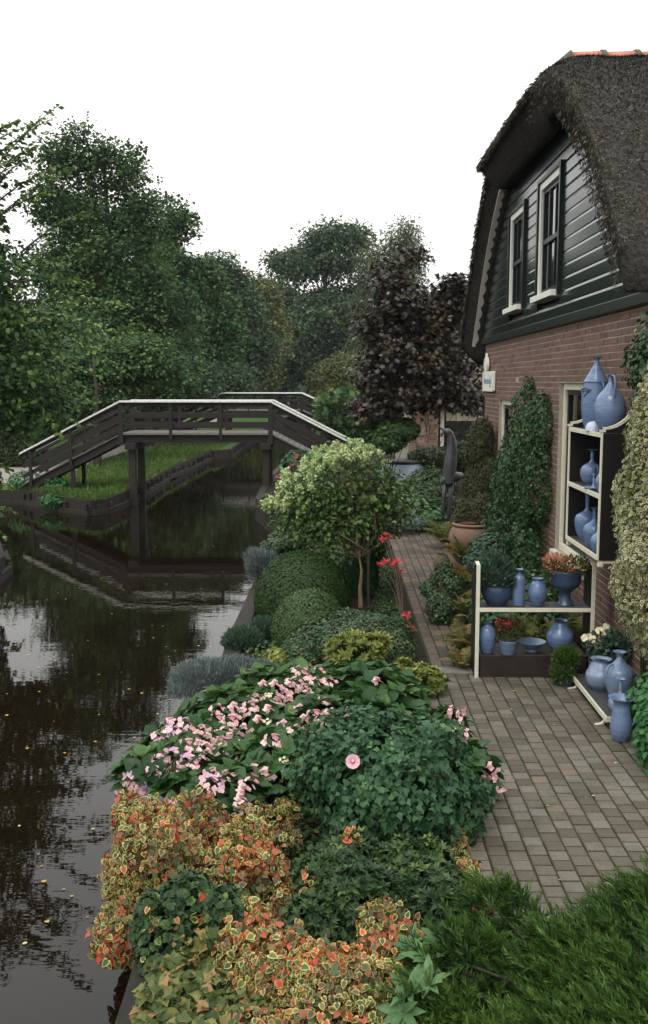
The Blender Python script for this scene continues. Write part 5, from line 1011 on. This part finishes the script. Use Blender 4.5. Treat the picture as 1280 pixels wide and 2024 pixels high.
plant_in(gb, [(-.05,0,.34,.14,.12,.08),(-.10,.05,.38,.1,.1,.06)], 900, .03, SLIM, 'coral', 'heather', spik=True); plant_in(gb, [(.05,0,.33,.15,.12,.08),(-.13,0,.30,.06,.1,.08)], 900, .04, SLIM, 'olive_bush', 'plant', spik=True)
yL = 8.28
pot('oval_vase', 'blue shouldered vase at the left end of the lower stand shelf', 'vase', on(964, yL, zb0), [(.045,0)]+curve([(.05,.004),(.068,.08),(.075,.15),(.06,.205),(.032,.235),(.03,.25),(.042,.268)]), 'glaze', None, SG)
bk = pot('planter', 'small blue pot with trailing plant and red flowers, lower stand shelf', 'planter', on(1006, 8.24, zb0-.0), [(.058,0)]+[(.06,.004),(.078,.10),(.085,.115),(.085,.122)], 'glaze_pale', None, SG)
plant_in(bk, [(0,.02,.16,.1,.1,.06),(.02,.05,.2,.12,.1,.08)], 700, .035, SLIM, 'yew'); plant_in(bk, [(-.06,.02,.26,.05,.05,.04),(.0,.04,.23,.05,.05,.03)], 60, .03, LEAF, 'redflower', 'flowers')
pot('shallow_bowl', 'wide shallow blue bowl on the lower stand shelf', 'bowl', on(1053, 8.32, zb0), [(.05,0),(.055,.015)]+curve([(.05,.02),(.08,.05),(.118,.085)])+[(.122,.09)], 'glaze_pale', None, SG)
pot('round_vase', 'large round blue vase at the right of the lower stand shelf', 'vase', on(1108, 8.34, zb0), vase(.27,.115,.05,.48,.55,1.4,.16), 'glaze', None, SG)
tp = pot('planter', 'blue pot with a feathery green bush hanging over it, foot of the stand', 'planter', (AY(1118, 1300, 8.02).x, 8.02, 0), [(.07,0),(.075,.004),(.09,.14),(.1,.16)], 'glaze_dark', None, SG)
plant_in(tp, [(0,0,.22,.10,.10,.10),(-.02,-.02,.13,.09,.10,.10)], 3800, .04, SLIM, 'conifer_light' if 'conifer_light' in MATS else leafmat('conifer_light', [(0,(.03,.07,.012)),(.6,(.06,.12,.025)),(1,(.12,.18,.05))]).name, spik=True)
# --- low bench along the wall
bz = .105; by0, by1 = 6.93, 8.02; bx0 = 1.94
bn = thing('low_bench', 'low dark bench with cream front rail along the house wall', 'bench', (2.12, 7.5, 0)); o = bn.location
mb = MB(); mb.box((bx0+.014, by0+.014, bz-.03), (2.33, by1, bz)); local(mb, o).build('top', 'shelf_grey', bn)
mb = MB(); mb.box((bx0, by0, bz-.034), (bx0+.013, by1, bz+.006)); local(mb, o).build('edge_strip', 'cream', bn, bevel=.002)
mb = MB(); mb.box((bx0+.0135, by0, bz-.034), (bx0+.12, by0+.013, bz+.006)); local(mb, o).build('edge_strip', 'cream', bn, bevel=.002)
for y in (by0+.14, by1-.1):
    mb = MB(); mb.tube(smooth([(bx0+.03, y, bz-.03), (bx0+.035, y, .05), (bx0+.01, y-.01, .018), (bx0-.045, y-.03, .012), (bx0-.06, y-.035, .022)]), [.016]*20+[.014], 8) if False else mb.tube(smooth([(bx0+.03, y, bz-.03), (bx0+.035, y, .05), (bx0+.01, y-.01, .018), (bx0-.045, y-.03, .014)]), .014, 8)
    local(mb, o).build('leg', 'cream', bn, True)
for y in (by0+.1, by1-.1): mb = MB(); mb.box((2.26, y, 0), (2.31, y+.04, bz-.031)); local(mb, o).build('leg', 'dark_paint', bn)
BGp = 'blue glazed pottery on the low bench'
v2 = pot('planter', 'grey-blue pot holding a white-flowered plant, far end of the low bench', 'planter', (2.14, 7.88, bz), [(.06,0)]+[(.065,.004),(.085,.13),(.095,.16)], 'glaze_dark', None, BGp)
plant_in(v2, [(.03,0,.28,.14,.14,.10),(.1,-.1,.30,.13,.13,.10)], 700, .05, LEAF, 'blue_shrub'); 
P = np.array([[-.10,-.02,.36],[-.07,-.03,.33],[-.02,-.02,.41],[.01,-.03,.38],[-.01,-.05,.35],[-.04,-.06,.30],[.03,-.02,.43],[-.13,-.02,.35]]); rosettes('flowers', P, nrm(np.tile([-.2, -.9, .5], (len(P), 1))+rng.normal(size=(len(P), 3))*.3), 6, .036, PETAL, 'whiteish', v2, .3, .2, 1.2)
mb = MB()
for q in P: mb.tube([(0, 0, .14), (q[0]*.5, q[1], q[2]*.7), tuple(q)], .003, 4)
mb.build('stems', 'bark_pale', v2, fix=False)
pot('round_vase', 'round blue-grey vase with wide rim and relief, far end of the low bench', 'vase', (2.08, 7.62, bz), vase(.245,.118,.062,.46,.55,1.35,.18), 'glaze_pale', None, BGp)
j3 = pot('shouldered_vase', 'tall shouldered blue vase with two small handles in the middle of the low bench', 'vase', (2.13, 7.30, bz), [(.05,0)]+curve([(.055,.004),(.085,.09),(.112,.19),(.105,.25),(.05,.30),(.024,.335),(.022,.365),(.052,.39)]), 'glaze_pale', [(-.06,-.04,.30),(-.10,-.06,.285),(-.115,-.07,.24)], BGp)
pot('bottle_vase', 'small long-necked blue bottle at the near end of the low bench', 'vase', (2.07, 7.04, bz), vase(.26,.085,.013,.30,.55,2.8,.42), 'glaze_pale', None, BGp)
pot('tall_jug', 'tall blue jug with wide mouth and side handle, standing on the paving', 'jug', (G(1226,1468).x, G(1226,1468).y, .02), [(.048,0)]+curve([(.055,.005),(.073,.06),(.075,.12),(.064,.20),(.056,.25),(.064,.28),(.095,.31)]), 'glaze', [(.062,-.035,.298),(.095,-.055,.285),(.105,-.06,.21),(.062,-.045,.12)], None)
# --- urn and other pots
pot('terracotta_urn', 'big terracotta urn with rolled rim beside the wall, behind the ferns', 'urn', (1.93, 14.0, 0.0), [(.16,0)]+curve([(.18,.01),(.27,.14),(.335,.30),(.30,.43),(.255,.475)])+curve([(.255,.478),(.285,.49),(.29,.51),(.265,.525)]), 'terracotta', None, None)
pot('clay_pot', 'mossy olive-brown clay jar among the ferns beside the path', 'pot', (G(872,1135).x, G(872,1135).y, 0), [(.06,0)]+curve([(.065,.004),(.105,.10),(.11,.18),(.08,.25),(.07,.27)]), 'clay' if 'clay' in MATS else flat('clay', (.12,.10,.045), .8, (.07,.06,.03), 6, .3).name, None, None)
# --- bird sculpture
sc = thing('bird_sculpture', 'dark grey long-necked bird sculpture standing among shrubs beside the path', 'sculpture', tuple(G(872,1052,0))); Yb = sc.location.y
def sp(x, y, dY=0.): return AY(x, y, Yb+dY)-sc.location
mb = MB(); mb.tube(smooth([sp(876,852),sp(881,852),sp(887,856),sp(891,866),sp(893,884),sp(891,905),sp(889,925),sp(888,942),sp(889,955)]), [.03+.03*min(1, i/8)+.045*min(1, max(0, i-12)/16) for i in range(41)], 14) 
mb.tube(smooth([sp(871,957),sp(878,950),sp(888,945),sp(898,943),sp(908,940,.05),sp(914,938,.1)]), [.02+.075*math.sin(math.pi*min(1, (i+1)/26)) for i in range(26)], 12)
mb.build('body', 'statue', sc, True)
mb = MB(); mb.tube(smooth([sp(878,850),sp(872,847),sp(866,843),sp(862,846)]), [.03,.028,.025,.022,.02,.018,.016,.014,.012,.012,.010,.009,.008,.006,.005,.004], 8); mb.tube([sp(877,853),sp(873,858),sp(872,864)], [.03,.026,.014], 8); mb.build('beak', 'statue', sc, True)
for dx in (-5, 7):
    mb = MB(); mb.tube([sp(884+dx,955),sp(882+dx,985),sp(880+dx*.8,1010),sp(878+dx*.8,1050)], [.05,.032,.024,.026], 9); mb.build('leg', 'statue', sc, True)
mb = MB(); q = sp(876,1052); mb.lathe([(.22,-.02),(.22,.05),(.20,.07),(.001,.07)], (q.x, q.y, 0), 12); mb.build('base', 'concrete', sc)
# ================================================================== FLOATING LEAVES
lm = []
for v in range(4):
    o_ = leaves('floating_leaf', np.zeros((1, 3)), np.array([[0, 0, 1.]]), np.array([[0, 1., 0]]), 1., [HEART, LEAF, LOBE, LEAF][v], 'fallen', None, np.array([[.1, .45, .8, .95][v]])); lm.append(o_.data); bpy.data.objects.remove(o_)
k = 0
while k < 80:
    x = rng.uniform(0, 520); y = rng.uniform(1030, 1900)
    if rng.random() > .25+.75*math.exp(-((y-1330)/220)**2): continue
    p = G(x, y, -.447)
    if p.x > -1.12 or p.x < -4.6: continue
    o_ = bpy.data.objects.new('floating_leaf', lm[rng.integers(4)]); link(o_); o_.location = (p.x, p.y, -.444); s = rng.uniform(.014, .034); o_.scale = (s*1.1, s, s*.25); o_.rotation_euler = (0, 0, rng.random()*6.28)
    tag(o_, 'small fallen leaf floating on the dark canal water', 'leaf', 'fallen leaves floating on the canal'); k += 1

for k in range(16):
    x = rng.uniform(1.05, 1.9); y = rng.uniform(4.6, 8.1); o_ = bpy.data.objects.new('fallen_leaf', lm[rng.integers(4)]); link(o_); o_.location = (x, y, .026); s = rng.uniform(.012, .026); o_.scale = (s, s, s*.6); o_.rotation_euler = (rng.normal()*.2, rng.normal()*.2, rng.random()*6.28)
    tag(o_, 'small dry leaf or petal lying on the terrace pavers', 'leaf', 'dry leaves scattered on the terrace')

# ================================================================== AIR
hz = MB(); hz.box((-120, -3.5, -1.9), (75, 116, 16)); hzo = hz.build('haze', 'soil'); hzo['kind'] = 'stuff'; hzo.data.materials.clear()
hm = bpy.data.materials.new('air'); hm.use_nodes = True; hn = hm.node_tree; hn.nodes.remove(hn.nodes['Principled BSDF']); pv = hn.nodes.new('ShaderNodeVolumePrincipled')
pv.inputs['Color'].default_value = (.90, .95, 1, 1); pv.inputs['Density'].default_value = .00022; hn.links.new(pv.outputs[0], hn.nodes['Material Output'].inputs['Volume']); hzo.data.materials.append(hm)
